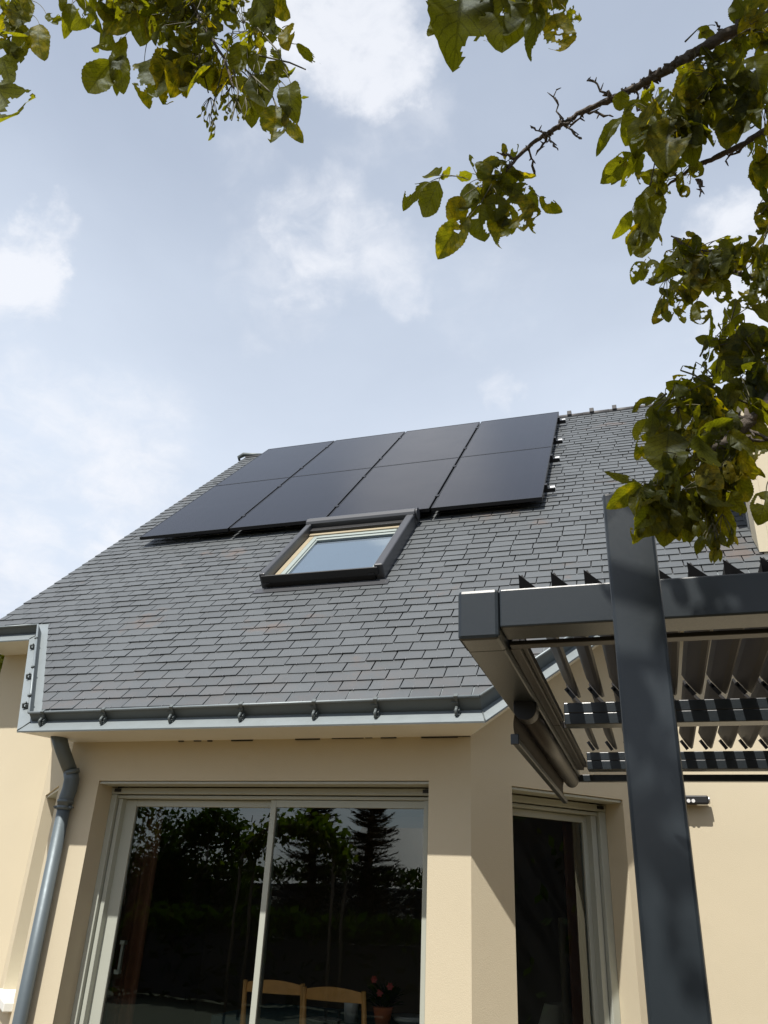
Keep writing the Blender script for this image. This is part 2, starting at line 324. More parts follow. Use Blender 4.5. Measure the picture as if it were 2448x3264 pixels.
BL, BR_, YB, YM = -3.63, -.955, 4.58, 5.52       # bay corners, bay face, main face
TH = .30; K = TH * math.tan(math.radians(22.5)); AX = YM - YB
UR0, UR1 = .196, .778                            # right side window, along the angled face (x progress)
UL0, UL1 = .21, .735                             # left side window
DX0, DX1, HEAD = -3.375, -1.195, .66
def walls():
    mb = MB()
    def W(poly, z0=GZ - .1, z1=None):
        mb.prism(poly, z0, [RZ(y) - .05 for x, y in poly] if z1 is None else z1)
    q = TH * S
    W([(BL, YB), (DX0, YB), (DX0, YB + TH), (BL + K, YB + TH)])
    W([(DX1, YB), (BR_, YB), (BR_ - K, YB + TH), (DX1, YB + TH)])
    W([(DX0, YB), (DX1, YB), (DX1, YB + TH), (DX0, YB + TH)], HEAD)
    c = lambda u, s=0: (BR_ + u - s * q, YB + u + s * q)
    W([(BR_, YB), c(UR0), c(UR0, 1), (BR_ - K, YB + TH)])
    W([c(UR0), c(UR1), c(UR1, 1), c(UR0, 1)], HEAD)
    W([c(UR1), (BR_ + AX, YM), (BR_ + AX - K, YM + TH), c(UR1, 1)])
    W([(BR_ + AX, YM), (5.0, YM), (5.0, YM + TH), (BR_ + AX - K, YM + TH)])
    d = lambda u, s=0: (BL - u + s * q, YB + u + s * q)
    W([d(UL0), (BL, YB), (BL + K, YB + TH), d(UL0, 1)])
    W([d(UL1), d(UL0), d(UL0, 1), d(UL1, 1)], HEAD)
    W([d(UL1), d(UL0), d(UL0, 1), d(UL1, 1)], GZ - .1, [-.66] * 4)
    W([(BL - AX, YM), d(UL1), d(UL1, 1), (BL - AX + K, YM + TH)])
    W([(-5.28, YM), (BL - AX, YM), (BL - AX + K, YM + TH), (-5.28, YM + TH)])
    # left gable wall and back
    mb.poly([(-5.28, YM + TH, GZ), (-5.28, 13.1, GZ), (-5.28, 13.1, 2.1), (-5.28, 9.31, 5.9), (-5.28, YM + TH, 2.4)][::-1])
    mb.box((-5.28, 5.0), (13.1, 13.4), (GZ, 2.0))
    return hp(mb, 'wall', M['render'])
walls()

# ---- roof slates
E_S = .185                                        # plan distance of the first slate course from the roof edge
YE, YG = 4.19, 5.13                               # bay edge and main edge of the roof in plan
XA0, XA1, XB0, XB1 = -4.73, -3.79, -.79, .15
VERGE, CHEEK, RIDGE = -5.37, .88, 9.31
def xlim(y, e):                                   # roof extent at depth y, pulled in by e
    k = e * math.tan(math.radians(22.5)); yb, ym = YE + e, YG + e
    if y >= ym - 1e-6: lo = VERGE
    else: lo = XA1 + k - (y - yb) - .05
    if y >= ym - 1e-6: hi = CHEEK if y > 5.58 else 5.0
    else: hi = XB0 - k + (y - yb) + .05
    return lo, hi
def slates():
    mb = MB(); r = random.Random(3)
    s = (YE + E_S) * math.sqrt(2); row = 0; W0 = .186; EXP = .1155
    while s < RIDGE * math.sqrt(2) - .02:
        top = min(s + EXP + .018, RIDGE * math.sqrt(2)); y0, y1 = s * S, top * S; yq = (s + EXP * .5) * S
        x = VERGE - r.uniform(0, .03) - (W0 / 2 if row % 2 else 0)
        while x < 5.0:
            w = W0 * (1 + r.uniform(-.05, .05)); g = .003 + r.random() * .002
            a0, b0 = xlim(y0, E_S); a1, b1 = xlim(y1, E_S)
            if y0 < YG + E_S <= y1 + 1e-9: a1, b1 = max(a1, a0 - (y1 - y0)), min(b1, b0 + (y1 - y0))
            xs = [max(x + g, a0), min(x + w - g, b0), min(x + w - g, b1), max(x + g, a1)]
            xs[0] = min(xs[0], b0); xs[3] = min(xs[3], b1); xs[1] = max(xs[1], xs[0]); xs[2] = max(xs[2], xs[3])
            if xs[1] - xs[0] > .012 or xs[2] - xs[3] > .012:
                hb = .0125 + r.uniform(-.0022, .0028); ht = .0045 + r.uniform(-.0008, .0008); dr = r.uniform(-.0015, .0015); sg = r.uniform(-.0025, .0025)
                tl = r.uniform(-.001, .001)
                def P(xx, yy, h): return (xx, yy - h * S, RZ(yy) + h * S)
                pts = [P(xs[0], y0 + sg + dr, hb + tl), P(xs[1], y0 + sg - dr, hb - tl), P(xs[2], y1, ht), P(xs[3], y1, ht)]
                bot = [P(xs[0], y0 + sg + dr, hb - .0075), P(xs[1], y0 + sg - dr, hb - .0075), P(xs[2], y1, ht - .004), P(xs[3], y1, ht - .004)]
                b = len(mb.v); mb.v += pts + bot
                for q in ((0, 1, 2, 3), (4, 7, 6, 5), (0, 4, 5, 1), (1, 5, 6, 2), (2, 6, 7, 3), (3, 7, 4, 0)): mb.face([b + i for i in q])
                if xs[1] - xs[0] > .1 and r.random() < .8:      # wire hook at the tail of the slate
                    xc = (x + x + w) / 2 + r.uniform(-.012, .012); b = len(mb.v)
                    for xx in (xc - .0022, xc + .0022):
                        for yy, h in ((y0 - .004, hb - .008), (y0 - .004, hb + .003), (y0 + .008, hb + .0025), (y0 + .008, hb - .002)): mb.v.append(P(xx, yy, h))
                    for q in ((0, 1, 2, 3), (7, 6, 5, 4), (0, 4, 5, 1), (1, 5, 6, 2), (2, 6, 7, 3)): mb.face([b + i for i in q], 1)
            x += w
        s += EXP; row += 1
    # dark boarding just under the slates
    def Q(x, y): return (x, y + .004, RZ(y) - .008)
    yb, ym = YE + .05, YG + .05
    mb.poly([Q(XA1, yb), Q(XB0, yb), Q(XB0 + ym - yb, ym), Q(XA1 - (ym - yb), ym)], 2)
    mb.poly([Q(VERGE + .01, ym), Q(5.0, ym), Q(5.0, 5.60), Q(VERGE + .01, 5.60)], 2)
    mb.poly([Q(VERGE + .01, 5.60), Q(CHEEK, 5.60), Q(CHEEK, RIDGE), Q(VERGE + .01, RIDGE)], 2)
    # rear slope and its right-hand continuation
    mb.poly([(VERGE, RIDGE, RZ(RIDGE)), (5.0, RIDGE, RZ(RIDGE)), (5.0, 13.6, 1.7), (VERGE, 13.6, 1.7)], 2)
    mb.poly([Q(3.75, 5.6), Q(5.0, 5.6), Q(5.0, RIDGE), Q(3.75, RIDGE)], 2)
    return hp(mb, 'roof', [M['slate'], M['hook'], M['slate_dark']])
roof = slates()
def roofpart(mb, name, mats, bevel=0.0): return off(mb, HL).build(name, mats, roof, bevel)

mb = MB()                                         # ridge cap with raised clips
z = RZ(RIDGE)
x = VERGE + .02; k = 0
while x < 3.0:
    mb.tube([(x, RIDGE - .0, z - .005), (x + .335, RIDGE, z - .005)], .042 if k % 2 else .040, 8)
    x += .33; k += 1
roofpart(mb, 'ridge_cap', M['ridge'])
x = -.60
for i in range(11):
    mb = MB(); mb.box((x, x + .055), (RIDGE - .06, RIDGE + .05), (z + .0, z + .062)); roofpart(mb, 'ridge_clip', M['ridge'], .006); x += .29
mb = MB(); mb.tube([(VERGE - .08, RIDGE - .02, z - .045), (VERGE - .10, RIDGE - .02, z + .01), (VERGE - .02, RIDGE - .02, z + .05), (VERGE + .10, RIDGE - .02, z + .03), (VERGE + .3, RIDGE - .02, z + .005)], [.018, .03, .034, .028, .02], 8); roofpart(mb, 'ridge_end_roll', M['zinc_dark'])
mb = MB()                                         # verge trim under the left edge of the slates
mb.poly([(VERGE + .01, YG + .05, RZ(YG + .05) - .01), (VERGE + .01, RIDGE, RZ(RIDGE) - .01), (VERGE + .01, RIDGE, RZ(RIDGE) - .14), (VERGE + .01, YG + .05, RZ(YG + .05) - .14)])
mb.poly([(VERGE + .01, YG + .05, RZ(YG + .05) - .14), (VERGE + .01, RIDGE, RZ(RIDGE) - .14), (-5.28, RIDGE, RZ(RIDGE) - .14), (-5.28, YG + .05, RZ(YG + .05) - .14)])
roofpart(mb, 'verge_trim', M['zinc_dark'])

# ---- eaves: zinc ledge, standing gutter, soffit
def edge(e):                                      # polyline parallel to the roof edge, e metres inside it
    k = e * math.tan(math.radians(22.5))
    return [(-5.40, YG + e), (XA0 + k, YG + e), (XA1 + k, YE + e), (XB0 - k, YE + e), (XB1 - k, YG + e), (5.0, YG + e)]
NRM = Vector((0, -S, S))
def on(p, h=0.0): return Vector((p[0], p[1], RZ(p[1]))) + NRM * h
HT = [.080, .080, .066, .088, .085, .085]         # the standing strip gets lower toward the downpipe
mb = MB()                                         # flat zinc ledge
for a, b in ((.022, .30),):
    A, B = edge(a), edge(b)
    for i in range(5): mb.poly([on(A[i], .003), on(A[i + 1], .003), on(B[i + 1], .0015), on(B[i], .0015)])
A = edge(.022)
for i in range(5): mb.poly([on(A[i], .003), on(A[i], .003) + Vector((0, .003, -.009)), on(A[i + 1], .003) + Vector((0, .003, -.009)), on(A[i + 1], .003)])
ledge = hp(mb, 'eaves_flashing', M['zinc'])
for i in range(1, 5):                             # folded seams across the ledge at each corner
    mb = MB(); mb.tube([on(edge(.024)[i], .006), on(edge(.09)[i], .006)], .0035, 6); off(mb, HL).build('flashing_seam', M['zinc_dark'], ledge)
mb = MB(); A = edge(.098)
def ring(i):
    p = on(A[i]); out = [p]
    # direction out of the roof edge in plan, lying on the slope
    ed = [Vector((0, -1)), Vector((0, -1)), Vector((0, -1)), Vector((0, -1)), Vector((0, -1)), Vector((0, -1))][i]
    return p, p + NRM * HT[i]
for i in range(5):
    a0, a1 = ring(i); b0, b1 = ring(i + 1)
    n = (b0 - a0).cross(NRM).normalized() * .004
    mb.poly([a0, b0, b1, a1]); mb.poly([a0 - n, a1 - n, b1 - n, b0 - n])
    mb.poly([a1, b1, b1 - n, a1 - n])
gut = hp(mb, 'gutter', M['zinc_dark'])
mb = MB()
pts = [ring(i)[1] for i in range(6)]
for i in range(5): mb.tube([pts[i], pts[i + 1]], .0085, 8)
off(mb, HL).build('gutter_bead', M['zinc'], gut)
def bracket(p0, p1, tdir, horiz):                 # hook over the bead with a lug at its foot
    mb = MB(); t = Vector(tdir).normalized(); o = t.cross(NRM).normalized()
    if o.y > 0: o = -o
    d = (p1 - p0)
    h = d.length
    mb.frame_box(p0, t, o, NRM, (-.007, .007), (.004, .009), (.012, h + .008))
    mb.frame_box(p0, t, o, NRM, (-.011, .011), (-.014, .013), (h + .002, h + .0125))
    mb.frame_box(p0, t, o, NRM, (-.034, .010), (.009, .013), (h * .62, h * .62 + .006))
    # open lug: a short tube lying on the ledge
    c = p0 + o * .040 + NRM * .022
    mb.tube([c + t * -.0 + NRM * .020 - o * .01, c + NRM * .016 + o * .016, c - NRM * .006 + o * .022, c - NRM * .016 + o * .006], .0085, 6)
    mb.frame_box(p0 + o * .02, t, o, NRM, (-.012, .014), (0, .036), (.003, .011))
    mb.frame_box(p0 + o * .012, t, o, NRM, (-.013, -.008), (0, .034), (.011, .032)); mb.frame_box(p0 + o * .012, t, o, NRM, (.010, .015), (0, .030), (.011, .030))
    off(mb, HL).build('gutter_bracket', M['zinc_dark'], gut)
A = edge(.098)
for bx in (-3.638, -3.187, -2.707, -2.244, -1.783, -1.415, -.959):
    f = (bx - A[2][0]) / (A[3][0] - A[2][0]); p = on(A[2]).lerp(on(A[3]), f)
    bracket(p, p + NRM * (HT[2] * (1 - f) + HT[3] * f), (1, 0, 0), True)
for i, j, fs in ((2, 1, (.14, .44, .80)), (3, 4, (.62, .70)), (4, 5, (.1, .25)), (0, 1, (.3,))):
    for f in fs:
        p = on(A[i]).lerp(on(A[j]), f); bracket(p, p + NRM * .08, on(A[j]) - on(A[i]), False)
mb = MB()                                         # soffit boards
E0 = edge(.032)
W0 = [(-5.28, YM), (BL - AX, YM), (BL, YB), (BR_, YB), (BR_ + AX, YM), (5.0, YM)]
for i in range(5):
    a, b = E0[i], E0[i + 1]; c, d = W0[i + 1], W0[i]
    za, zb = RZ(a[1]) - .012, RZ(b[1]) - .012; zc, zd = RZ(W0[i + 1][1]) - .39 + .02, RZ(W0[i][1]) - .39 + .02
    mb.poly([(a[0], a[1], za), (d[0], d[1], zd), (c[0], c[1], zc), (b[0], b[1], zb)])
r = random.Random(5)                              # gaps and dirt where the soffit meets the render
x = BL + .3
while x < BR_:
    w = r.uniform(.03, .22); zc = RZ(YB) - .37
    if r.random() < .62: mb.box((x, min(x + w, BR_)), (YB - .006 - r.random() * .004, YB + .004), (zc - r.uniform(.003, .009), zc + .004), 1)
    x += w + r.uniform(.0, .08)
hp(mb, 'soffit', [M['soffit'], M['black']])

# ---- downpipe
mb = MB()
p = lambda a, b, Y: at(a, b, Y)
path = [Vector((-3.625, 4.40, .93)), Vector((-3.60, 4.45, .83)), Vector((-3.545, 4.505, .70)), Vector((-3.535, 4.515, .66)), Vector((-3.540, 4.522, .60)), Vector((-3.553, 4.525, .55)), Vector((-3.556, 4.525, .50)), Vector((-3.556, 4.525, -1.0)), Vector((-3.556, 4.525, GZ + .02))]
mb.tube(path[:3], [.048, .045, .043], 20); mb.tube(path[2:7], [.046, .047, .047, .046, .046], 20); mb.tube(path[6:], .040, 20)
mb.tube([(-3.556, 4.525, .535), (-3.556, 4.525, .515)], .050, 20); mb.tube([path[2] + Vector((0, 0, .015)), path[2] + Vector((.006, .006, -.01))], .050, 20)
dp = hp(mb, 'downpipe', M['pipe'])
for z in (.475, -.9):
    mb = MB(); mb.tube([(-3.556, 4.525, z), (-3.556, 4.525, z + .03)], .0445, 20)
    for sx in (-1, 1): mb.tube([(-3.556 + sx * .045, 4.52, z + .015), (-3.556 + sx * .062, 4.515, z + .015)], .010, 8); mb.tube([(-3.556 + sx * .058, 4.50, z + .015), (-3.556 + sx * .058, 4.54, z + .015)], .005, 6)
    mb.tube([(-3.556, 4.55, z + .015), (-3.556, 4.60, z + .015)], .006, 6)
    off(mb, HL).build('pipe_clamp', M['pipe'], dp)

# ---- windows set in a wall opening.  o: outer bottom-left corner, ax: to the right, ay: inward
def window(name, o, ax, ay, w, zb, zt, dep, sashes, label=None, side=.075, lit=True):
    """frame lines follow the photograph: pale board under the lintel, shutter slot, head bar, sash top"""
    o = Vector(o); up = (0, 0, 1); root = None
    B = lambda mb, x, y, z, m=0: mb.frame_box(o, ax, ay, up, x, y, z, m)
    mb = MB()
    B(mb, (0.002, w - .002), (.012, dep - .035), (zt - .018, zt - .003))                # board under the lintel
    B(mb, (0.001, w - .001), (dep - .018, dep + .02), (zt - .060, zt - .022))           # shutter end bar
    B(mb, (0.001, w - .001), (dep + .006, dep + .075), (zt - .085, zt - .066))          # head bar, set back behind a dark slot
    B(mb, (0.001, side * .55), (dep - .012, dep + .04), (zb, zt - .062)); B(mb, (w - side * .55, w - .001), (dep - .012, dep + .04), (zb, zt - .062))   # shutter guides
    B(mb, (side * .55 + .006, side), (dep + .012, dep + .075), (zb, zt - .086)); B(mb, (w - side, w - side * .55 - .006), (dep + .012, dep + .075), (zb, zt - .086))
    B(mb, (.001, w - .001), (dep - .01, dep + .08), (zb - .0, zb + .05))
    fr = hp(mb, name, [M['alu']], bevel=.003)
    mb = MB(); B(mb, (.02, w - .02), (dep + .078, dep + .085), (zt - .09, zt - .02)); B(mb, (.001, .045), (dep + .041, dep + .085), (zb, zt)); B(mb, (w - .045, w - .001), (dep + .041, dep + .085), (zb, zt))
    off(mb, HL).build('frame_seal', M['black'], fr)
    for k, e in enumerate((.05, w - .05)):
        mb = MB(); B(mb, (e - .022, e + .022), (dep - .030, dep - .019), (zt - .048, zt - .030)); off(mb, HL).build('shutter_stop', M['black'], fr)
    for (x0, x1, dd, sl, srr) in sashes:
        y0 = dep + dd; mb = MB(); top = .040
        B(mb, (x0, x0 + sl), (y0, y0 + .030), (zb + .052, zt - .088)); B(mb, (x1 - srr, x1), (y0, y0 + .030), (zb + .052, zt - .088))
        B(mb, (x0 + sl, x1 - srr), (y0 + .001, y0 + .031), (zt - .088 - top, zt - .088)); B(mb, (x0 + sl, x1 - srr), (y0 + .001, y0 + .031), (zb + .052, zb + .10))
        sa = off(mb, HL).build('sash', M['alu'], fr, .003)
        mb = MB(); q = [o + Vector(ax) * xx + Vector(ay) * (y0 + .016) + Vector((0, 0, zz)) for xx, zz in ((x0 + sl, zb + .1), (x1 - srr, zb + .1), (x1 - srr, zt - .088 - top), (x0 + sl, zt - .088 - top))]
        mb.poly(q); off(mb, HL).build('glass_pane', M['glass'], fr)
    return fr
DEP = .17
dw = DX1 - DX0
door = window('sliding_door', (DX0, YB, 0), (1, 0, 0), (0, 1, 0), dw, GZ, HEAD, DEP, [(.070, 1.165, .058, .085, .034), (1.131, dw - .001, .020, .036, .004)])
mb = MB()                                         # pull handle on the inside of the left leaf
hx, hy = -3.185, YB + DEP + .105
mb.box((hx - .008, hx + .008), (hy, hy + .02), (-.42, -.24)); mb.box((hx - .012, hx + .020), (hy - .012, hy + .02), (-.262, -.24)); mb.box((hx - .020, hx + .012), (hy - .012, hy + .02), (-.42, -.398))
off(mb, HL).build('handle', M['alu'], door)
a45 = (S, S, 0); n45 = (-S, S, 0)
wr = (UR1 - UR0) * math.sqrt(2)
window('side_window', (BR_ + UR0, YB + UR0, 0), a45, n45, wr, GZ, HEAD, DEP, [(.004, wr - .062, .055, .012, .070)], side=.10)
a45l = (S, -S, 0); n45l = (S, S, 0)
wl = (UL1 - UL0) * math.sqrt(2)
window('narrow_window', (BL - UL1, YB + UL1, 0), a45l, n45l, wl, -.60, HEAD, DEP, [(.06, wl - .06, .04, .05, .05)])
mb = MB(); mb.frame_box((BL - UL1, YB + UL1, 0), a45l, n45l, (0, 0, 1), (-.06, wl + .03), (-.055, .16), (-.655, -.603)); hp(mb, 'window_sill', M['soffit'], bevel=.006)

# ---- interior room (seen through the glass)
mb = MB()
def inbox(x, y, z):
    (a, b), (c, d), (e, f) = x, y, z
    mb.poly([(a, c, e), (b, c, e), (b, d, e), (a, d, e)], 1)
    for q in ([(a, c, f), (a, d, f), (b, d, f), (b, c, f)], [(a, d, e), (b, d, e), (b, d, f), (a, d, f)], [(a, c, e), (a, d, e), (a, d, f), (a, c, f)], [(b, c, e), (b, c, f), (b, d, f), (b, d, e)]): mb.poly(q, 0)
inbox((-5.2, 3.2), (5.84, 9.6), (GZ + .10, .98))
mb.poly([(BL + K, YB + TH + .002, .98), (BL - AX + K, YM + TH, .98), (BR_ + AX - K, YM + TH, .98), (BR_ - K, YB + TH + .002, .98)], 0)
mb.poly([(BL + K, YB + TH + .002, GZ + .10), (BR_ - K, YB + TH + .002, GZ + .10), (BR_ + AX - K, YM + TH, GZ + .10), (BL - AX + K, YM + TH, GZ + .10)], 1)
hp(mb, 'interior_room', [M['wall_in'], M['floor_in']])

# ---- dormer on the right
DXL, DY = CHEEK, 5.60
mb = MB()
DE = 3.62; APX = DXL + 1.45; APZ = DE + 1.35
mb.poly([(DXL + .012, DY, RZ(DY) - .05), (APX * 2 - DXL, DY, RZ(DY) - .05), (APX * 2 - DXL, DY, DE), (APX, DY, APZ), (DXL + .012, DY, DE)])
dm = hp(mb, 'dormer', M['render'])
mb = MB(); mb.prism([(DXL - .018, DY - .012), (DXL + .055, DY - .012), (DXL + .055, DY + .20), (DXL - .018, DY + .20)], [RZ(DY) + .02, RZ(DY) + .02, RZ(DY + .2) + .02, RZ(DY + .2) + .02], DE); off(mb, HL).build('corner_trim', M['render'], dm, .003)
mb = MB(); r = random.Random(9)                   # slate-hung cheek: courses run up the cheek
yy = DY + .20
col = 0
z = RZ(DY) + .02
ymax = DE + 3.308
W_ = .115
while yy < ymax:
    zz = RZ(yy) - .05 - (col % 2) * .09
    while zz < DE + .02:
        z0 = max(zz, RZ(yy) + .0); z1 = min(zz + .18, DE + .02); za = max(zz, RZ(yy + W_) + .0)
        if z1 - z0 > .02:
            h0, h1 = .014, .004
            mb.poly([(DXL - h0, yy, z0), (DXL - h0, yy, z1 - .004), (DXL - h1, yy + W_ + .01, z1 - .004), (DXL - h1, yy + W_ + .01, max(za, z0))], 0)
            mb.poly([(DXL - h0, yy, z0), (DXL, yy, z0), (DXL, yy, z1 - .004), (DXL - h0, yy, z1 - .004)], 0)
        zz += .18
    yy += W_; col += 1
mb.poly([(DXL - .002, DY + .03, RZ(DY + .03)), (DXL - .002, DY + .03, DE), (DXL - .002, ymax, DE)], 1)
off(mb, HL).build('dormer_cheek', [M['slate'], M['slate_dark']], dm)
mb = MB()
for sgn in (-1, 1):
    a = (APX + sgn * (1.45 + .16)); ze = DE - .15
    yb2 = ze + 3.308
    mb.poly([(APX, DY - .10, APZ + .03), (a, DY - .10, ze), (a, yb2, ze), (APX, APZ + 3.308, APZ + .03)], 0)
    mb.poly([(APX, DY - .10, APZ + .0), (a, DY - .10, ze - .03), (a, yb2, ze - .03), (APX, APZ + 3.308, APZ)], 0)
    mb.poly([(APX, DY - .10, APZ + .03), (APX, DY - .10, APZ), (a, DY - .10, ze - .03), (a, DY - .10, ze)], 0)
off(mb, HL).build('dormer_roof', M['slate'], dm)

# ---- roof window.  local frame: origin on the slate plane, x right, s up the slope, n out
def rf(mb, x, s, n, m=0): mb.frame_box((0, 0, -3.308), (1, 0, 0), (0, S, S), (0, -S, S), x, s, n, m)
# on this frame a point (x, s, n) lies at y = s*S - n*S, z = s*S - 3.308 + n*S
X0, X1, S0, S1, HH = -2.935, -1.858, 7.99, 9.335, .135
mb = MB()
rw = empty('roof_window', None, None, (0, 0, 0)); rw.parent = house; rw.name = 'roof_window'
for a_, b_ in ((X0, X0 + .055), (X1 - .075, X1)): mb = MB(); rf(mb, (a_, b_), (S0, S1 - .14), (.0, HH)); off(mb, HL).build('side_rail', M['roofwin'], rw, .012)
mb = MB(); rf(mb, (X0 + .055, X1 - .075), (S0 - .01, S0 + .035), (.004, HH - .045)); off(mb, HL).build('bottom_rail', M['black'], rw, .004)
mb = MB(); rf(mb, (X0 + .03, X1 - .04), (S0 - .028, S0 - .011), (.055, HH - .012)); rf(mb, (X0 + .06, X0 + .10), (S0 - .04, S0 - .02), (.05, .062)); rf(mb, (X1 - .12, X1 - .07), (S0 - .04, S0 - .02), (.06, .075)); off(mb, HL).build('bottom_cover', M['black'], rw, .004)
mb = MB()                                         # rounded shutter box across the top
c = [(S1 - .14, .02), (S1 - .14, HH), (S1 - .125, HH + .020), (S1 - .08, HH + .032), (S1 - .02, HH + .018), (S1 + .01, HH - .03), (S1 + .01, .005)]
b = len(mb.v)
for xx in (X0 - .004, X1 + .004):
    for s_, n_ in c: mb.v.append((xx, s_ * S - n_ * S, s_ * S - 3.308 + n_ * S))
k = len(c)
mb.face([b + i for i in range(k)]); mb.face([b + k + i for i in reversed(range(k))])
for i in range(k): j = (i + 1) % k; mb.face((b + i, b + k + i, b + k + j, b + j))
off(mb, HL).build('shutter_box', M['roofwin'], rw, .004)
mb = MB(); ce = (S1 - .06, HH - .030); cc = Vector((X1 + .004, (ce[0] - ce[1]) * S, ce[0] * S - 3.308 + ce[1] * S)); mb.tube([cc, cc + Vector((.018, 0, 0))], .060, 20); off(mb, HL).build('box_end_cap', M['roofwin'], rw)
mb = MB(); rf(mb, (X0 + .056, X0 + .108), (S0 + .04, S1 - .27), (.01, .050)); rf(mb, (X1 - .115, X1 - .076), (S0 + .04, S1 - .27), (.01, .060)); rf(mb, (X0 + .056, X1 - .076), (S1 - .27, S1 - .225), (.01, .064)); off(mb, HL).build('pine_lining', M['pine'], rw, .004)
mb = MB(); rf(mb, (X0 + .056, X1 - .076), (S1 - .224, S1 - .141), (.01, .090)); off(mb, HL).build('head_flashing', M['black'], rw)
mb = MB(); gx0, gx1, gs0, gs1 = X0 + .109, X1 - .116, S0 + .04, S1 - .271
rf(mb, (gx0, gx0 + .045), (gs0, gs1), (.005, .050)); rf(mb, (gx1 - .03, gx1), (gs0, gs1), (.005, .050)); rf(mb, (gx0 + .045, gx1 - .03), (gs1 - .05, gs1), (.005, .052)); rf(mb, (gx0 + .045, gx1 - .03), (gs1 - .10, gs1 - .058), (.005, .044))
rf(mb, (gx0 + .046, gx0 + .062), (gs0, gs1 - .10), (.005, .040))
sh = off(mb, HL).build('sash', M['sash'], rw, .004)
mb = MB(); P = lambda x, s, n: (x, (s - n) * S, s * S - 3.308 + n * S)
mb.poly([P(gx0 + .06, gs0, .033), P(gx1 - .03, gs0, .033), P(gx1 - .03, gs1 - .10, .033), P(gx0 + .06, gs1 - .10, .033)]); off(mb, HL).build('glass_pane', M['roofglass'], rw)
mb = MB(); mb.poly([P(gx0 + .03, gs0, .016), P(gx1 - .02, gs0, .016), P(gx1 - .02, gs1 - .06, .016), P(gx0 + .03, gs1 - .06, .016)]); off(mb, HL).build('blind', M['blind'], rw)
for xx in (gx0 + .13, gx1 - .12): mb = MB(); rf(mb, (xx, xx + .012), (S0 + .036, S0 + .05), (.05, .085)); off(mb, HL).build('drain_clip', M['black'], rw)
mb = MB(); rf(mb, (X0 - .03, X1 + .05), (S0 - .12, S0 - .03), (.0125, .016)); off(mb, HL).build('apron_flashing', M['roofwin'], rw)

# ================================================================ SOLAR PANELS
PX, PS, PN = -4.896, (6.537 + 3.3985 + 3.308) * S, .12
# slope frame: s = (y + z + 3.308) * S along the slope
PW, PH, GAPX, GAPS = 1.0335, 1.825, .022, .0025
def pv_frame_matrix(x, s, n):
    m = Matrix(((1, 0, 0, 0), (0, S, -S, 0), (0, S, S, 0), (0, 0, 0, 1)))
    m.translation = Vector((x, (s - n) * S, s * S - 3.308 + n * S)); return m
def make_panel():
    root = empty('solar_panel', 'x', 'solar panel', group='black solar panels on the slate roof')
    mb = MB(); t = .010
    mb.box((0, PW), (0, t), (-.034, .0005)); mb.box((0, PW), (PH - t, PH), (-.034, .0005)); mb.box((0, t), (t, PH - t), (-.034, .0)); mb.box((PW - t, PW), (t, PH - t), (-.034, .0))
    mb.build('frame', M['pv_frame'], root)
    mb = MB(); mb.box((t, PW - t), (t, PH - t), (-.010, -.0015)); mb.build('cell_sheet', M['pv'], root)
    return root
proto = make_panel()
cn = ['at the left end', 'second from the left', 'third from the left', 'at the right end']
for row in (0, 1):
    for c_ in range(4):
        if row == 0 and c_ == 0: o = proto
        else:
            o = proto.copy(); C.objects.link(o)
            for ch in proto.children: q = ch.copy(); C.objects.link(q); q.parent = o
        o.matrix_world = pv_frame_matrix(PX + c_ * (PW + GAPX), PS + row * (PH + GAPS), PN)
        o['label'] = 'black solar panel %s of the %s' % (cn[c_], 'upper row, below the ridge' if row else 'lower row, above the roof window')
rack = empty('mounting_rails', 'aluminium rails and clamps under the black solar panels', 'rail set', (PX, PS * S, PS * S - 3.308))
RL = tuple(rack.location)
TW = PW * 4 + GAPX * 3
for sr in (.36, 1.42, 2.20, 3.26):
    mb = MB(); rf(mb, (PX + .06, PX + TW + .095), (PS + sr, PS + sr + .035), (PN - .075, PN - .036)); rl = off(mb, RL).build('rail', M['pv_frame'], rack)
    mb = MB(); rf(mb, (PX + TW + .0955, PX + TW + .099), (PS + sr, PS + sr + .035), (PN - .075, PN - .036)); rf(mb, (PX + TW + .050, PX + TW + .094), (PS + sr - .010, PS + sr + .045), (PN - .0355, PN - .026)); off(mb, RL).build('rail_cap', M['lens'], rl, .002)  # cap in plain white: the sun's glint on the rail end put into its colour
    mb = MB(); rf(mb, (PX + TW + .001, PX + TW + .026), (PS + sr, PS + sr + .05), (PN - .036, PN + .006)); off(mb, RL).build('end_clamp', M['pv_frame'], rl, .002)
    for k in range(1, 4):
        xx = PX + k * (PW + GAPX) - GAPX; mb = MB(); rf(mb, (xx - .008, xx + GAPX + .008), (PS + sr - .005, PS + sr + .045), (PN + .001, PN + .005)); rf(mb, (xx + .003, xx + GAPX - .003), (PS + sr, PS + sr + .04), (PN - .04, PN + .001)); off(mb, RL).build('mid_clamp', M['pv_frame'], rl)
    for k in range(7):
        xx = PX + .2 + k * .66; mb = MB(); rf(mb, (xx, xx + .03), (PS + sr - .03, PS + sr), (.0, PN - .04)); off(mb, RL).build('roof_hook', M['silver'], rl)

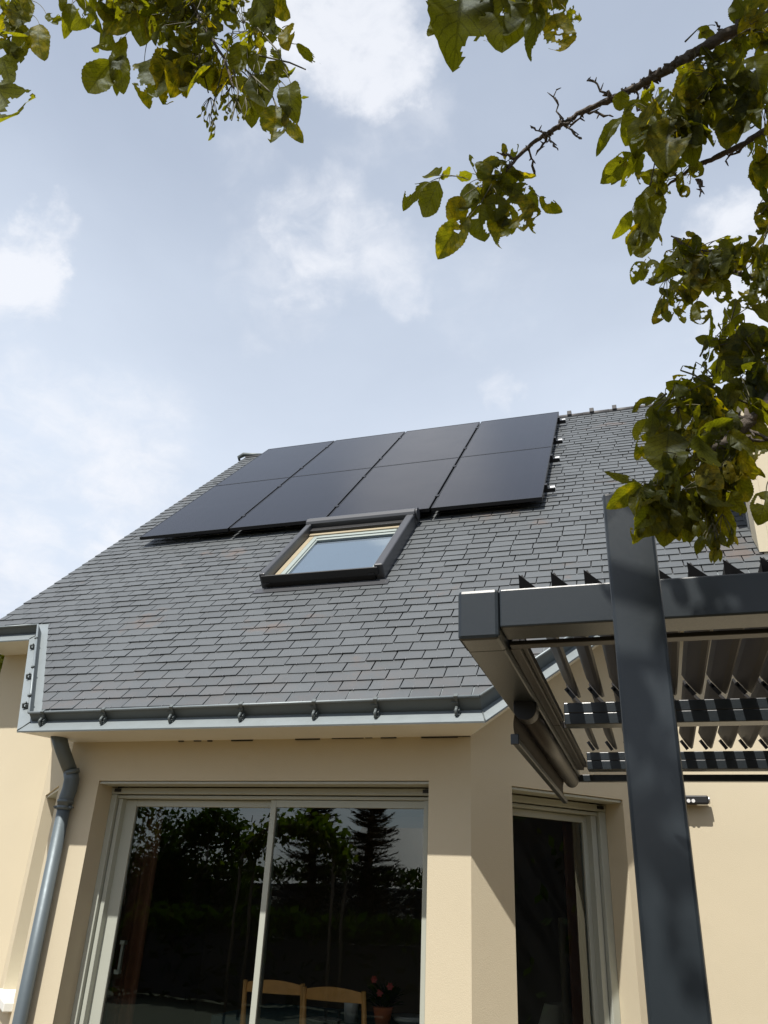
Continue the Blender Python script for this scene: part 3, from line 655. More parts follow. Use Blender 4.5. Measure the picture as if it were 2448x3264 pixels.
# ================================================================ PERGOLA
PG = (-.40, 2.1, GZ)
perg = empty('pergola', 'anthracite aluminium louvred pergola with open blades and a tall square post', 'pergola', PG)
def pp(mb, name, m, parent=None, bevel=0.0): return off(mb, PG).build(name, m, parent or perg, bevel)
XL, XI, YF, Y2, Y3, ZT, ZB = -.463, -.3485, 2.058, 3.305, 4.41, .799, .690
XR = 2.2
mb = MB(); mb.box((XI + .001, XR), (YF, YF + .115), (ZB, ZT)); fb = pp(mb, 'front_beam', M['pergola'], bevel=.005)
mb = MB(); mb.box((XI + .001, XR), (YF + .116, YF + .152), (ZB + .025, ZB + .051)); mb.box((XI + .001, XR), (YF + .153, YF + .193), (ZB - .003, ZB + .010)); pp(mb, 'inner_gutter', M['pergola_blade'], fb, .002)
mb = MB(); mb.box((XL, XI), (YF - .004, YF + .119), (ZB - .030, ZT + .003)); cap_ = pp(mb, 'corner_cap', M['pergola'], bevel=.011)
mb = MB(); mb.box((XL + .003, XI - .005), (YF + .120, Y3 + .082), (ZB - .027, ZT - .003)); sb = pp(mb, 'side_beam', M['pergola'], bevel=.005)
mb = MB(); mb.box((XI - .004, XI + .025), (YF + .194, Y2 - .005), (ZB - .003, ZB + .041)); mb.box((XI + .026, XI + .040), (YF + .194, Y2 - .005), (ZB + .010, ZB + .037))
mb.box((XI - .004, XI + .025), (Y2 + .005, Y3), (ZB - .003, ZB + .041)); mb.box((XI + .026, XI + .040), (Y2 + .115, Y3), (ZB + .010, ZB + .037)); pp(mb, 'side_ledge', M['pergola_blade'], sb, .002)
for y, nm in ((Y2, 'middle_beam'), (Y3, 'rear_beam')):
    mb = MB(); mb.box((XI + .041, XR), (y, y + .082), (ZB, ZB + .045)); mb.box((XI + .041, XR), (y + .003, y + .066), (ZB + .046, ZT - .022)); pp(mb, nm, M['pergola'], bevel=.003)
mb = MB(); mb.box((XI - .025, XR), (Y3 + .09, Y3 + .13), (ZB - .045, ZB - .012)); pp(mb, 'rear_rail', M['pergola'], bevel=.002)
# louvre blades: shallow Z section turning about its long axis
def blade(x, y0, y1, ang, w=.113, zc=.84, th=.82):
    mb = MB(); ca, sa = math.cos(ang), math.sin(ang)
    prof = [(-w / 2, .010), (-w / 2, -.002), (-w / 2 + .02, -.008), (w / 2 - .025, -.006), (w / 2, .000), (w / 2, .009), (w / 2 - .025, .006), (-w / 2 + .02, .006)]
    # u runs up the blade, v across it; the top leans left by ang
    pts = [(x - u * sa + v * ca, zc + u * ca + v * sa) for u, v in [(q_[0], q_[1] * th) for q_ in prof]]; n = len(pts); b = len(mb.v)
    for yy in (y0, y1):
        for px, pz in pts: mb.v.append((px, yy, pz))
    mb.face([b + i for i in range(n)]); mb.face([b + n + i for i in reversed(range(n))])
    for i in range(n): j = (i + 1) % n; mb.face((b + i, b + n + i, b + n + j, b + j))
    lv = pp(mb, 'louvre', M['pergola_blade'])
    if y0 < 2.3:                                  # closed wedge at the front end
        ax_, az_ = x - w / 2 * sa, zc + w / 2 * ca; q = [(ax_ - .004, az_ + .004), (ax_ - .002, ZT + .002), (ax_ + (az_ - ZT) * .95 + .010, ZT + .002)]
        mb = MB(); k = len(mb.v)
        for yy in (y0 - .006, y0 - .001):
            for a_, c_ in q: mb.v.append((a_, yy, c_))
        for f in ((0, 1, 2), (5, 4, 3), (0, 3, 4, 1), (1, 4, 5, 2), (2, 5, 3, 0)): mb.face(f)
        pp(mb, 'end_plate', M['plate'], lv)
    mb = MB()                                     # pivot bracket at the far end
    mb.tube([(x - .013, y1 - .012, zc - .012), (x - .013, y1 + .014, zc - .012)], .006, 6); mb.frame_box((x, y1, zc), (ca, 0, sa), (0, 1, 0), (-sa, 0, ca), (-.026, -.010), (-.012, -.004), (-.04, .012))
    pp(mb, 'pivot_bracket', M['black'], lv)
x = -.275
for i in range(25):
    blade(x, YF + .122, Y2 + .030, math.radians(37), w=.102, zc=.842); blade(x, Y2 + .085, Y3 + .020, math.radians(33), w=.096, zc=.832); x += .092
PO = (-.0425, 1.60)
mb = MB(); mb.box((PO[0], PO[0] + .099), (PO[1], PO[1] + .099), (GZ, .827)); post = pp(mb, 'post', M['pergola'], bevel=.007)
mb = MB(); mb.box((PO[0] + .015, PO[0] + .082), (PO[1] + .100, YF - .001), (ZB + .008, ZT - .008)); pp(mb, 'bracket_arm', M['pergola'], post, .002)
mb = MB(); mb.box((PO[0] - .025, PO[0] + .124), (PO[1] - .025, PO[1] + .124), (GZ + .001, GZ + .012)); pp(mb, 'foot_plate', M['pergola'], post)
mb = MB(); mb.box((XR - .11, XR - .011), (PO[1], PO[1] + .099), (GZ, .827)); post2 = pp(mb, 'post', M['pergola'], bevel=.007)
mb = MB(); mb.box((XR - .095, XR - .028), (PO[1] + .100, YF - .001), (ZB + .008, ZT - .008)); pp(mb, 'bracket_arm', M['pergola'], post2, .002)
# roller screen under the side beam
Ya, Yb = 2.80, 4.40; xr = -.3895
mb = MB(); mb.tube([(xr, Ya, ZB - .057), (xr, Yb, ZB - .057)], .035, 20); scr = pp(mb, 'roller_screen', M['pergola_blade'])
mb = MB(); mb.tube([(xr, Ya - .025, ZB - .054), (xr, Ya + .05, ZB - .054)], .039, 20); mb.box((xr - .04, xr + .04), (Ya - .016, Ya + .04), (ZB - .05, ZB - .029)); pp(mb, 'end_bracket', M['black'], scr, .002)
mb = MB(); n_ = 10; b = [(xr - .036 - .010 * math.sin(i / n_ * math.pi), i / n_) for i in range(n_ + 1)]
for i in range(n_):
    (xa, fa), (xb_, fb_) = b[i], b[i + 1]; za, zb_ = ZB - .05 - fa * .105, ZB - .05 - fb_ * .105
    mb.poly([(xa, Ya + .008, za), (xb_, Ya + .008, zb_), (xb_, Yb, zb_), (xa, Yb, za)])
pp(mb, 'screen_cloth', M['screen'], scr)
mb = MB(); mb.box((xr - .050, xr - .027), (Ya - .010, Yb + .008), (ZB - .168, ZB - .147)); mb.box((xr - .053, xr - .024), (Ya - .016, Ya - .010), (ZB - .172, ZB - .136)); pp(mb, 'bottom_bar', M['pergola'], scr, .003)

# ---- wall lamp
WLc = (.19, YM, .66)
lamp = empty('wall_lamp', 'slim dark wall lamp with two round lenses beside the pergola post', 'wall lamp', WLc)
def lp(mb, name, m, bevel=0.0): return off(mb, WLc).build(name, m, lamp, bevel)
mb = MB(); mb.frame_box((0, YM - .075, .650), (1, 0, 0), (0, 1, 0), (0, 0, 1), (.03, .318), (0, .050), (0, .050)); lp(mb, 'lamp_body', M['black'], .008)
mb = MB(); mb.box((.10, .25), (YM - .026, YM - .001), (.655, .695)); lp(mb, 'wall_mount', M['black'])
mb = MB(); mb.tube([(.3185, YM - .045, .676), (.328, YM - .045, .676)], .022, 14); lp(mb, 'end_cap', M['silver'])
for xx in (.205, .232):
    mb = MB(); mb.tube([(xx, YM - .0765, .667), (xx, YM - .080, .667)], .0105, 16); lp(mb, 'lens', M['lens'])
mb = MB(); mb.tube([(.12, YM - .05, .649), (.12, YM - .05, .60)], .004, 6); mb.tube([(.03, YM - .05, .60), (.03, YM - .05, .596)], .05, 16); 

# ================================================================ THE TREE OVER THE CAMERA
def leaf(mb, B, T, width, nrm, arch=0.1, fold=.25, wave=.10, holes=0, nu=20, nv=10, rr=rnd, serr=.06, round_=0.0, bites=0):
    """one leaf from its stalk end B to its tip T: toothed margin, folded midrib, insect holes cut from the blade"""
    B, T = Vector(B), Vector(T); a = T - B; L = a.length; a /= L
    c = Vector(nrm); c = (c - a * c.dot(a)); c = c.normalized() if c.length > 1e-5 else a.orthogonal().normalized()
    b = a.cross(c)
    hs = [(rr.uniform(.2, .85), rr.uniform(-.7, .7), rr.uniform(.035, .10) * rr.choice((.6, 1, 1.3))) for _ in range(holes)]
    hs += [(rr.uniform(.35, .95), rr.choice((-1, 1)) * rr.uniform(.85, 1.05), rr.uniform(.10, .22)) for _ in range(bites)]
    ph, ph2, ph3 = rr.uniform(0, 6), rr.uniform(0, 6), rr.uniform(0, 6); tw = rr.uniform(-.5, .5); base = len(mb.v); curl = rr.uniform(-.3, .8) * arch
    sh = rr.uniform(.62, .85); sk = rr.uniform(-.05, .05)
    e1, e2 = .72, .74; width *= .84
    mxu = e1 / (e1 + e2); nm = (mxu ** e1) * ((1 - mxu) ** e2)
    for i in range(nu + 1):
        u = i / nu
        w = (max(u, 0) ** e1) * (max(1 - u, 0) ** e2) / nm
        w = w * (1 - round_) + round_ * math.sin(math.pi * u) ** .55
        w *= 1 + serr * ((u * 13 + ph) % 1.0 - .5) * 1.6 + .05 * math.sin(u * 9 + ph2)
        for j in range(nv + 1):
            v = j / nv * 2 - 1
            h = arch * L * (math.sin(math.pi * u * .9) * .55 - u * u * 1.1) + abs(v) * w * width * fold * (1 + tw * u) + wave * width * math.sin(u * 11 + ph + v * 2.0) * abs(v) * w * .9 + curl * L * v * w * (u - .3) + .018 * L * math.sin(u * 23 + ph3) * v * w
            p = B + a * (L * (u - .25 * arch * u * u)) + b * (v * w * width + sk * L * math.sin(math.pi * u) + .06 * L * tw * u * u) + c * h
            mb.v.append(tuple(p)); mb.uv[base + i * (nv + 1) + j] = (u, (v + 1) / 2)
    for i in range(nu):
        for j in range(nv):
            uc = (i + .5) / nu; vc = (j + .5) / nv * 2 - 1; skip = False
            for hu, hv, hr in hs:
                if ((uc - hu) * L) ** 2 + ((vc - hv) * width * .9) ** 2 < (hr * L) ** 2 * (1 + .5 * math.sin(5 * math.atan2(vc - hv, uc - hu) + ph)): skip = True; break
            if skip: continue
            q = base + i * (nv + 1) + j; mb.face((q, q + 1, q + nv + 2, q + nv + 1), 0, True)

def stalk(mb, A, B, r0=.0011, r1=.0008, sag=.2, n=5):
    A, B = Vector(A), Vector(B); L = (B - A).length; m = (A + B) / 2 + Vector((rnd.uniform(-.1, .1) * L, rnd.uniform(-.1, .1) * L, sag * L * rnd.uniform(.2, 1)))
    pts = [A * (1 - t) ** 2 + m * 2 * t * (1 - t) + B * t * t for t in [i / n for i in range(n + 1)]]
    mb.tube(pts, [r0 + (r1 - r0) * i / n for i in range(n + 1)], 5, 0, caps=False)

def in_frame(p, m=60):
    v = R.transposed() @ Vector(p)
    if v.z >= -.05: return False
    x, y = CX + F * v.x / -v.z, CY - F * v.y / -v.z
    return -m < x < 2448 + m and -m < y < 3264 + m

# ================================================================ THINGS INSIDE
def chair(x, y, rz, label):
    o = empty('dining_chair', label, 'chair', (x, y, GZ + .10), 'ladder-back chairs at the dining table'); o.rotation_euler = (0, 0, rz)
    w, h = .20, 1.02
    for sx in (-1, 1):
        mb = MB(); mb.tube([(sx * w, 0, 0), (sx * w, 0, .45), (sx * w, -.03, .75), (sx * w * .98, -.07, h - .02)], [.019, .019, .018, .014], 10); mb.build('back_post', M['oak'], o)
        mb = MB(); mb.tube([(sx * (w + .02), .40, 0), (sx * (w + .02), .40, .46)], .018, 8); mb.build('leg', M['oak'], o)
    for z0, hh, cr in ((h - .085, .050, .026), (.70, .040, .02), (.52, .040, .018)):
        mb = MB(); n = 10
        for i in range(n):
            xa, xb = -w + 2 * w * i / n, -w + 2 * w * (i + 1) / n
            fa, fb = cr * math.cos(xa / w * 1.5), cr * math.cos(xb / w * 1.5); yo = -.03 - (z0 - .75) * .16
            mb.poly([(xa, yo - fa, z0), (xb, yo - fb, z0), (xb, yo - fb, z0 + hh + fb), (xa, yo - fa, z0 + hh + fa)])
            mb.poly([(xa, yo - fa + .016, z0), (xa, yo - fa + .016, z0 + hh + fa), (xb, yo - fb + .016, z0 + hh + fb), (xb, yo - fb + .016, z0)])
            mb.poly([(xa, yo - fa, z0 + hh + fa), (xb, yo - fb, z0 + hh + fb), (xb, yo - fb + .016, z0 + hh + fb), (xa, yo - fa + .016, z0 + hh + fa)])
        mb.build('back_slat', M['oak'], o)
    mb = MB(); mb.box((-w, w), (.0, .42), (.44, .475)); mb.build('seat', M['curtain_pale'], o, .008)
    return o
chair(-2.45, 5.58, math.radians(4), 'oak ladder-back chair just right of the door divider')
chair(-1.97, 5.42, math.radians(-2), 'oak ladder-back chair further from the door divider')
TB = (-2.2, 6.35, GZ + .10)
tb = empty('dining_table', 'table covered with a dark teal patterned cloth behind the chairs', 'table', TB)
mb = MB(); mb.box((-.8, .8), (-.45, .45), (.70, .74)); mb.build('table_top', M['oak'], tb)
mb = MB(); mb.box((-.84, .84), (-.49, .49), (.741, .746)); mb.box((-.84, .84), (-.496, -.491), (.45, .746)); mb.box((-.845, -.841), (-.49, .49), (.45, .746)); mb.build('tablecloth', M['cloth'], tb)
for sx in (-.74, .74):
    for sy in (-.4, .4): mb = MB(); mb.box((sx - .03, sx + .03), (sy - .03, sy + .03), (0, .70)); mb.build('leg', M['oak'], tb)
mb = MB(); mb.tube([(0, 0, 0), (0, 0, .16)], [.045, .055], 16); tag(mb.build('carton', M['ceramic'], loc=(-2.12, 6.12, GZ + .848)), 'pale upright container on the dark tablecloth between two chairs', 'container')
mb = MB(); mb.tube([(0, 0, 0), (0, 0, .02), (0, 0, .06)], [.05, .10, .13], 20); tag(mb.build('bowl', M['ceramic'], loc=(-1.72, 6.20, GZ + .848)), 'white bowl on the dark tablecloth', 'bowl')
FP = (-1.86, 6.02, GZ + .848)
fp = empty('flower_pot', 'small terracotta pot with leaves and a red flower on the dark tablecloth', 'flower pot', FP)
mb = MB(); mb.tube([(0, 0, 0), (0, 0, .10), (0, 0, .115)], [.045, .065, .070], 16); mb.build('pot', mat('terracotta', (.50, .16, .07), .8), fp)
mb = MB(); r = random.Random(2)
for _ in range(60):
    d = Vector((r.uniform(-1, 1), r.uniform(-1, 1), r.uniform(.2, 1.3))).normalized(); leaf(mb, Vector((0, 0, .10)) + d * r.uniform(0, .10), Vector((0, 0, .10)) + d * r.uniform(.13, .2), .016, (r.random(), r.random(), 1), nu=5, nv=2, rr=r, serr=0)
mb.build('plant', M['leaf_vine'], fp)
mb = MB()
for q_ in ((.06, -.05, .24), (-.07, 0, .27), (.0, -.08, .20)):
    for k in range(6): an = k * 1.047; c0 = Vector(q_); leaf(mb, c0, c0 + Vector((math.cos(an) * .026, -.008, math.sin(an) * .026)), .010, (0, -1, .2), nu=4, nv=2, rr=r, serr=0)
mb.build('flower', mat('red_petals', (.35, .05, .04), .6), fp)
r = random.Random(6)
for k, (px_, py_) in enumerate(((-2.28, 6.02), (-1.55, 6.05))):
    mb = MB(); mb.tube([(0, 0, 0), (0, 0, .006), (0, 0, .016)], [.07, .10, .125], 24); tag(mb.build('plate', M['ceramic'], loc=(px_, py_, GZ + .848)), ('white plate on the dark tablecloth behind the chair nearer the door divider', 'white plate on the dark tablecloth at its right end')[k], 'plate', 'plates on the dining table')
LP_ = (-.66, 5.95, GZ + .10)
tl = empty('table_lamp', 'cream lampshade on a side table behind the angled window', 'lamp', LP_)
mb = MB(); mb.tube([(0, 0, .62), (0, 0, .92)], .02, 12); mb.build('lamp_stand', M['oak'], tl)
mb = MB(); mb.tube([(0, 0, .76), (0, 0, .965)], [.19, .115], 24, caps=False); mb.build('lamp_shade', M['shade'], tl)
mb = MB(); mb.box((-.25, .25), (-.2, .2), (.58, .62));
for sx in (-.22, .22):
    for sy in (-.17, .17): mb.box((sx - .02, sx + .02), (sy - .02, sy + .02), (0, .58))
sd = mb.build('side_table', M['oak'], loc=LP_); tag(sd, 'small oak side table under the cream lampshade', 'table')
def curtain(a, b, z0, z1, m, label, amp=.022, waves=9):
    a, b = Vector(a), Vector(b); d = (b - a); n = Vector((-d.y, d.x)).normalized(); mb = MB(); k = waves * 10; base = 0
    for i in range(k + 1):
        f = i / k; p = a + d * f + n * (amp * math.sin(f * waves * 2 * math.pi) + .006 * math.sin(f * 31))
        mb.v.append((p.x, p.y, z0)); mb.v.append((p.x, p.y, z1))
    for i in range(k): mb.face((2 * i, 2 * i + 2, 2 * i + 3, 2 * i + 1), 0, True)
    return tag(mb.build('curtain', m), label, 'curtain', None)
curtain((-.56, 5.50), (-.30, 5.78), GZ + .12, .85, M['curtain'], 'red-brown curtain hanging inside the angled side window', waves=4)
curtain((-.63, 5.62), (-.56, 5.68), GZ + .12, .0, M['curtain_pale'], 'pale curtain edge beside the red-brown curtain', waves=1)
curtain((-3.42, 5.00), (-3.14, 5.03), GZ + .12, .85, M['curtain'], 'dark brown curtain inside the left edge of the sliding door', waves=4)

TR = (1.45, .55, GZ)
tree = empty('fruit_tree', 'leafy fruit tree overhead with insect-eaten yellow-green leaves and knobbly bare spurs', 'tree', TR)
def tp(mb, name, m, parent=None): return off(mb, TR).build(name, m, parent or tree)
def wander(pts, rad, seg=10, amp=.004, sub=6, jit=.12):
    """subdivide a limb and give it bark-like unevenness"""
    pts = [Vector(p) for p in pts]; out, rr = [], []
    for i in range(len(pts) - 1):
        p0 = pts[max(i - 1, 0)]; p1 = pts[i]; p2 = pts[i + 1]; p3 = pts[min(i + 2, len(pts) - 1)]
        for k in range(sub):
            t = k / sub; q = .5 * ((2 * p1) + (-p0 + p2) * t + (2 * p0 - 5 * p1 + 4 * p2 - p3) * t * t + (-p0 + 3 * p1 - 3 * p2 + p3) * t ** 3)
            out.append(q + Vector([rnd.uniform(-amp, amp) for _ in range(3)])); rr.append(rad[i] + (rad[i + 1] - rad[i]) * t)
    out.append(pts[-1]); rr.append(rad[-1]); rr = [x * (1 + rnd.uniform(-jit, jit)) for x in rr]
    return out, rr
mb = MB()
o_, r_ = wander([(1.45, .55, GZ - .05), (1.43, .56, -.8), (1.38, .60, -.1), (1.30, .62, .45)], [.11, .09, .08, .075], amp=.008); mb.tube(o_, r_, 16, jitter=.06)
tp(mb, 'trunk', M['bark'])

def spur(mb, P, d, L, r=.0022):
    """a short bare knobbly fruiting spur with stub twigs"""
    P = Vector(P); d = Vector(d).normalized(); pts = [P]; n = 6
    for i in range(1, n + 1): pts.append(P + d * L * i / n + Vector([rnd.uniform(-.06, .06) * L for _ in range(3)]))
    mb.tube(pts, [r * 1.7] + [r * (1 + rnd.uniform(-.25, .5)) for _ in range(n - 1)] + [r * .45], 6)
    for i in range(2, n + 1):
        if rnd.random() < .75:
            s = (d * .5 + Vector([rnd.uniform(-1, 1) for _ in range(3)])).normalized() * L * rnd.uniform(.12, .32); mb.tube([pts[i], pts[i] + s * .6, pts[i] + s], [r * .9, r * .7, r * .3], 5)
def knob(mb, P, r):
    for _ in range(rnd.randint(3, 6)):
        d = Vector([rnd.uniform(-1, 1) for _ in range(3)]).normalized(); mb.tube([Vector(P), Vector(P) + d * r * .7, Vector(P) + d * r * rnd.uniform(1.0, 1.9)], [r * .75, r * .55, r * .15], 6)

def branch(path, rad, Y=None, knobs=0, spurs=0, name='branch', twiglen=(.03, .07)):
    mb = MB(); pts, rr = wander(path, rad, amp=.0016, jit=.16); mb.tube(pts, rr, 9, jitter=.16)
    for _ in range(knobs):
        i = rnd.randrange(2, len(pts) - 1); knob(mb, pts[i] + Vector([rnd.uniform(-.4, .4) * rr[i] for _ in range(3)]), rr[i] * rnd.uniform(.75, 1.25))
    for _ in range(spurs):
        i = rnd.randrange(2, len(pts) - 1); spur(mb, pts[i], Vector([rnd.uniform(-1, 1), rnd.uniform(-.6, .6), rnd.uniform(-1, 1)]), rnd.uniform(*twiglen), min(.0026, rr[i] * .5))
    return tp(mb, name, M['bark'])

Y1 = 1.30
b1 = branch([(1.30, .62, .42), (1.05, .80, .9), (.62, 1.10, 1.42), atd(1720, -10, 1.30), atd(1650, 40, Y1), atd(1560, 80, Y1), atd(1490, 120, Y1), atd(1440, 152, Y1), atd(1380, 185, Y1 + .01), atd(1320, 215, Y1 + .02), atd(1265, 238, Y1 + .03), atd(1215, 268, Y1 + .04), atd(1165, 298, Y1 + .05), atd(1120, 338, Y1 + .06), atd(1090, 372, Y1 + .06)],
            [.05, .036, .022, .0160, .0138, .0125, .0112, .0102, .0088, .0074, .0062, .0056, .0050, .0042, .003], knobs=46, spurs=6)
mb = MB()                                         # the bare spurs that show against the sky
for (x0, y0), (x1, y1), L in (((1313, 203), (1268, 170), 0), ((1213, 266), (1197, 195), 0), ((1222, 270), (1258, 305), 0), ((1178, 290), (1150, 275), 0), ((1190, 285), (1160, 335), 0), ((1180, 292), (1200, 320), 0), ((1205, 275), (1212, 255), 0), ((1395, 190), (1415, 225), 0), ((1560, 72), (1545, 45), 0), ((1512, 392), (1512, 420), 0), ((1370, 190), (1378, 240), 0)):
    A = atd(x0, y0, Y1 + .03); Bp = atd(x1, y1, Y1 + .03 + rnd.uniform(-.02, .03)); mb = MB(); spur(mb, A, Bp - A, (Bp - A).length, .0021); knob(mb, A, .008); tp(mb, 'bare_spur', M['bark'], b1)
b2 = branch([(.62, 1.10, 1.42), (.52, 1.25, 1.25), atd(1720, 240, 1.42), atd(1655, 282, 1.42), atd(1590, 320, 1.42), atd(1535, 345, 1.42), atd(1480, 372, 1.42), atd(1440, 402, 1.42)], [.018, .014, .009, .0078, .0068, .0055, .0040, .0025], knobs=14, spurs=3)
b3 = branch([(1.05, .80, .9), (.62, 1.2, 1.1), atd(1740, 660, 1.38), atd(1660, 612, 1.38), atd(1600, 592, 1.38), atd(1545, 568, 1.38), atd(1490, 535, 1.38), atd(1450, 510, 1.38)], [.02, .012, .0065, .0056, .0048, .0040, .003, .002], knobs=8, spurs=2)
b4 = branch([(1.30, .62, .42), (.85, 1.0, .72), atd(1760, 800, 1.32), atd(1665, 868, 1.32), atd(1610, 918, 1.32), atd(1560, 962, 1.32), atd(1510, 985, 1.32), atd(1450, 1005, 1.32)], [.05, .026, .0145, .0125, .0115, .0092, .006, .003], knobs=16, spurs=3)
b5 = branch([(1.30, .62, .42), (1.05, .50, 1.3), (.55, .45, 2.05), (0, .55, 2.30), (-.5, .80, 2.15), atd(330, -150, 1.02), atd(390, -40, 1.02), atd(430, 40, 1.0), atd(480, 120, 1.0), atd(505, 190, 1.0)], [.055, .045, .036, .028, .02, .012, .0075, .005, .003, .002], knobs=18, spurs=4)
b6 = branch([(-.5, .80, 2.15), (-.85, .85, 2.02), atd(60, -160, .98), atd(20, -50, .98), atd(-30, 60, .98)], [.018, .013, .008, .005, .003], knobs=6)
b7 = branch([(0, .55, 2.30), (-.05, .75, 2.25), atd(1000, -190, 1.1), atd(1090, -80, 1.12), atd(1150, -15, 1.13)], [.02, .014, .008, .005, .0025], knobs=5)

CAMV = lambda p: (-Vector(p)).normalized()
def cluster(parent, items, fill=(), seed=1, name='leaf_cluster'):
    """items: (stalk x, y, tip x, y, depth, width ratio, holes, roll, anchor x, y or None) in view coordinates;
    fill: (centre x, y, radius x, y, depth, depth spread, count, leaf length) for the thick of the foliage"""
    global rnd
    rnd = random.Random(seed); mb = MB(); st = MB()
    for it in items:
        bx, by, tx, ty, Y, wr_, hl, roll = it[:8]
        B = atd(bx, by, Y); dy = rnd.uniform(-.02, .025); T = atd(tx, ty, Y + dy); L = (T - B).length
        c = CAMV(B); a = (T - B).normalized(); c = Matrix.Rotation(math.radians(roll), 3, a) @ c
        leaf(mb, B, T, L * wr_, c, arch=rnd.uniform(.02, .22) * rnd.choice((1, 1, -1)), fold=rnd.uniform(.05, .35), holes=hl, nu=26, nv=14, rr=rnd, bites=rnd.choice((0, 1, 1, 2)) if hl else rnd.choice((0, 0, 1)), serr=.07)
        if len(it) > 8 and it[8] is not None: stalk(st, atd(it[8], it[9], Y + .01), B)
        else: stalk(st, B - a * rnd.uniform(.01, .03) + Vector((rnd.uniform(-.01, .01), .01, .012)), B)
    for cx, cy, rx, ry, Y, sy, n, Ll in fill:
        anchors = [atd(cx + rnd.uniform(-.5, .5) * rx, cy + rnd.uniform(-.6, .3) * ry, Y + rnd.uniform(-.5, .5) * sy) for _ in range(max(2, n // 4))]
        for _ in range(int(n * 1.35)):
            r1, an = math.sqrt(rnd.random()), rnd.uniform(0, 6.283)
            B = atd(cx + r1 * math.cos(an) * rx, cy - .25 * ry + r1 * math.sin(an) * ry, Y + rnd.uniform(-1, 1) * sy)
            L = Ll * 1.12 * rnd.uniform(.55, 1.15); d = Vector((rnd.gauss(0, .28), rnd.gauss(0, .3), -1 + rnd.random() ** 4 * 1.2)).normalized()
            c = Matrix.Rotation(rnd.gauss(0, .75), 3, d) @ CAMV(B)
            leaf(mb, B, B + d * L, L * rnd.uniform(.22, .34), c, arch=rnd.uniform(-.15, .28), fold=rnd.uniform(.05, .4), holes=rnd.choice((0, 0, 1, 2, 4, 7)), nu=18, nv=10, rr=rnd, bites=rnd.choice((0, 0, 1, 2)), serr=.07)
            A = min(anchors, key=lambda q: (q - B).length)
            if (A - B).length < .14: stalk(st, A, B, sag=.1)
    mb.join(st, 1); return off(mb, TR).build(name, [M['leaf'], M['twig']], parent)

# spray at the end of the long bare branch
cluster(b1, [
    (928, 393, 868, 452, 1.36, .24, 0, 35, 950, 384), (948, 392, 912, 470, 1.36, .27, 0, -15, 950, 384), (950, 384, 972, 362, 1.37, .55, 0, 60, 1012, 388), (948, 380, 925, 374, 1.36, .6, 0, 50, 1012, 388),
    (1012, 470, 948, 562, 1.33, .32, 2, 5, 1062, 398), (1015, 395, 1005, 470, 1.36, .25, 0, 10, 1050, 385), (1000, 425, 975, 500, 1.35, .27, 0, -20, 1050, 395), (1040, 440, 1046, 518, 1.35, .40, 1, 8, 1060, 405),
    (1060, 455, 1086, 536, 1.37, .22, 0, -10, 1065, 420), (1048, 380, 1030, 345, 1.37, .38, 0, 25, 1062, 395), (1085, 345, 1050, 440, 1.36, .30, 1, 15, 1090, 350), (1072, 420, 1068, 478, 1.34, .42, 1, -12, 1065, 405),
    (1100, 425, 1132, 505, 1.36, .42, 5, 5, 1072, 400), (1092, 440, 1108, 505, 1.37, .30, 9, -20, 1072, 410), (1098, 400, 1160, 455, 1.36, .32, 2, -18, 1075, 390), (1165, 425, 1213, 461, 1.36, .26, 0, 20, 1150, 418),
    (1150, 440, 1162, 506, 1.36, .20, 1, 15, 1140, 425), (1102, 372, 1160, 384, 1.37, .20, 0, 40, 1080, 375), (1100, 345, 1118, 312, 1.37, .20, 0, 30, 1092, 352), (1092, 345, 1086, 312, 1.37, .16, 0, -30, 1090, 352),
    (1022, 362, 1014, 332, 1.37, .20, 0, 30, 1030, 378), (1020, 375, 985, 388, 1.37, .4, 0, -30, 1040, 380), (1078, 380, 1100, 420, 1.36, .35, 1, 20, 1072, 385), (1060, 345, 1040, 385, 1.38, .36, 0, -35, 1075, 365),
    (1115, 395, 1122, 428, 1.38, .34, 3, 8, 1085, 390), (1028, 405, 1066, 425, 1.37, .3, 0, 50, 1055, 398), (1110, 360, 1085, 400, 1.38, .34, 0, -15, 1090, 365), (1045, 345, 1062, 395, 1.37, .4, 2, 22, 1070, 365)],
    [(1070, 400, 48, 40, 1.37, .02, 14, .045)], seed=11)
# above the middle of the picture
cluster(b7, [(985, 8, 930, 92, 1.14, .25, 0, 30, 1040, -30), (995, -20, 987, 120, 1.14, .33, 1, 0, 1040, -40), (1035, -30, 1045, 70, 1.15, .28, 0, 20, 1060, -50), (1075, -20, 1086, 102, 1.14, .34, 1, -5, 1090, -50), (1110, -15, 1112, 90, 1.15, .26, 2, 25, 1110, -40),
    (1162, 8, 1149, 127, 1.14, .15, 0, 25, 1165, -20), (1196, 30, 1208, 130, 1.14, .27, 5, 0, 1190, -10), (1205, -30, 1218, 60, 1.16, .26, 4, 10, 1190, -40), (1224, 25, 1258, 42, 1.15, .30, 1, 20, 1205, 5), (1130, -30, 1135, 60, 1.16, .3, 0, 0, 1140, -40), (1170, -40, 1182, 50, 1.16, .3, 2, -20, 1175, -60)],
    [(1080, -60, 110, 50, 1.16, .05, 14, .09)], seed=12)
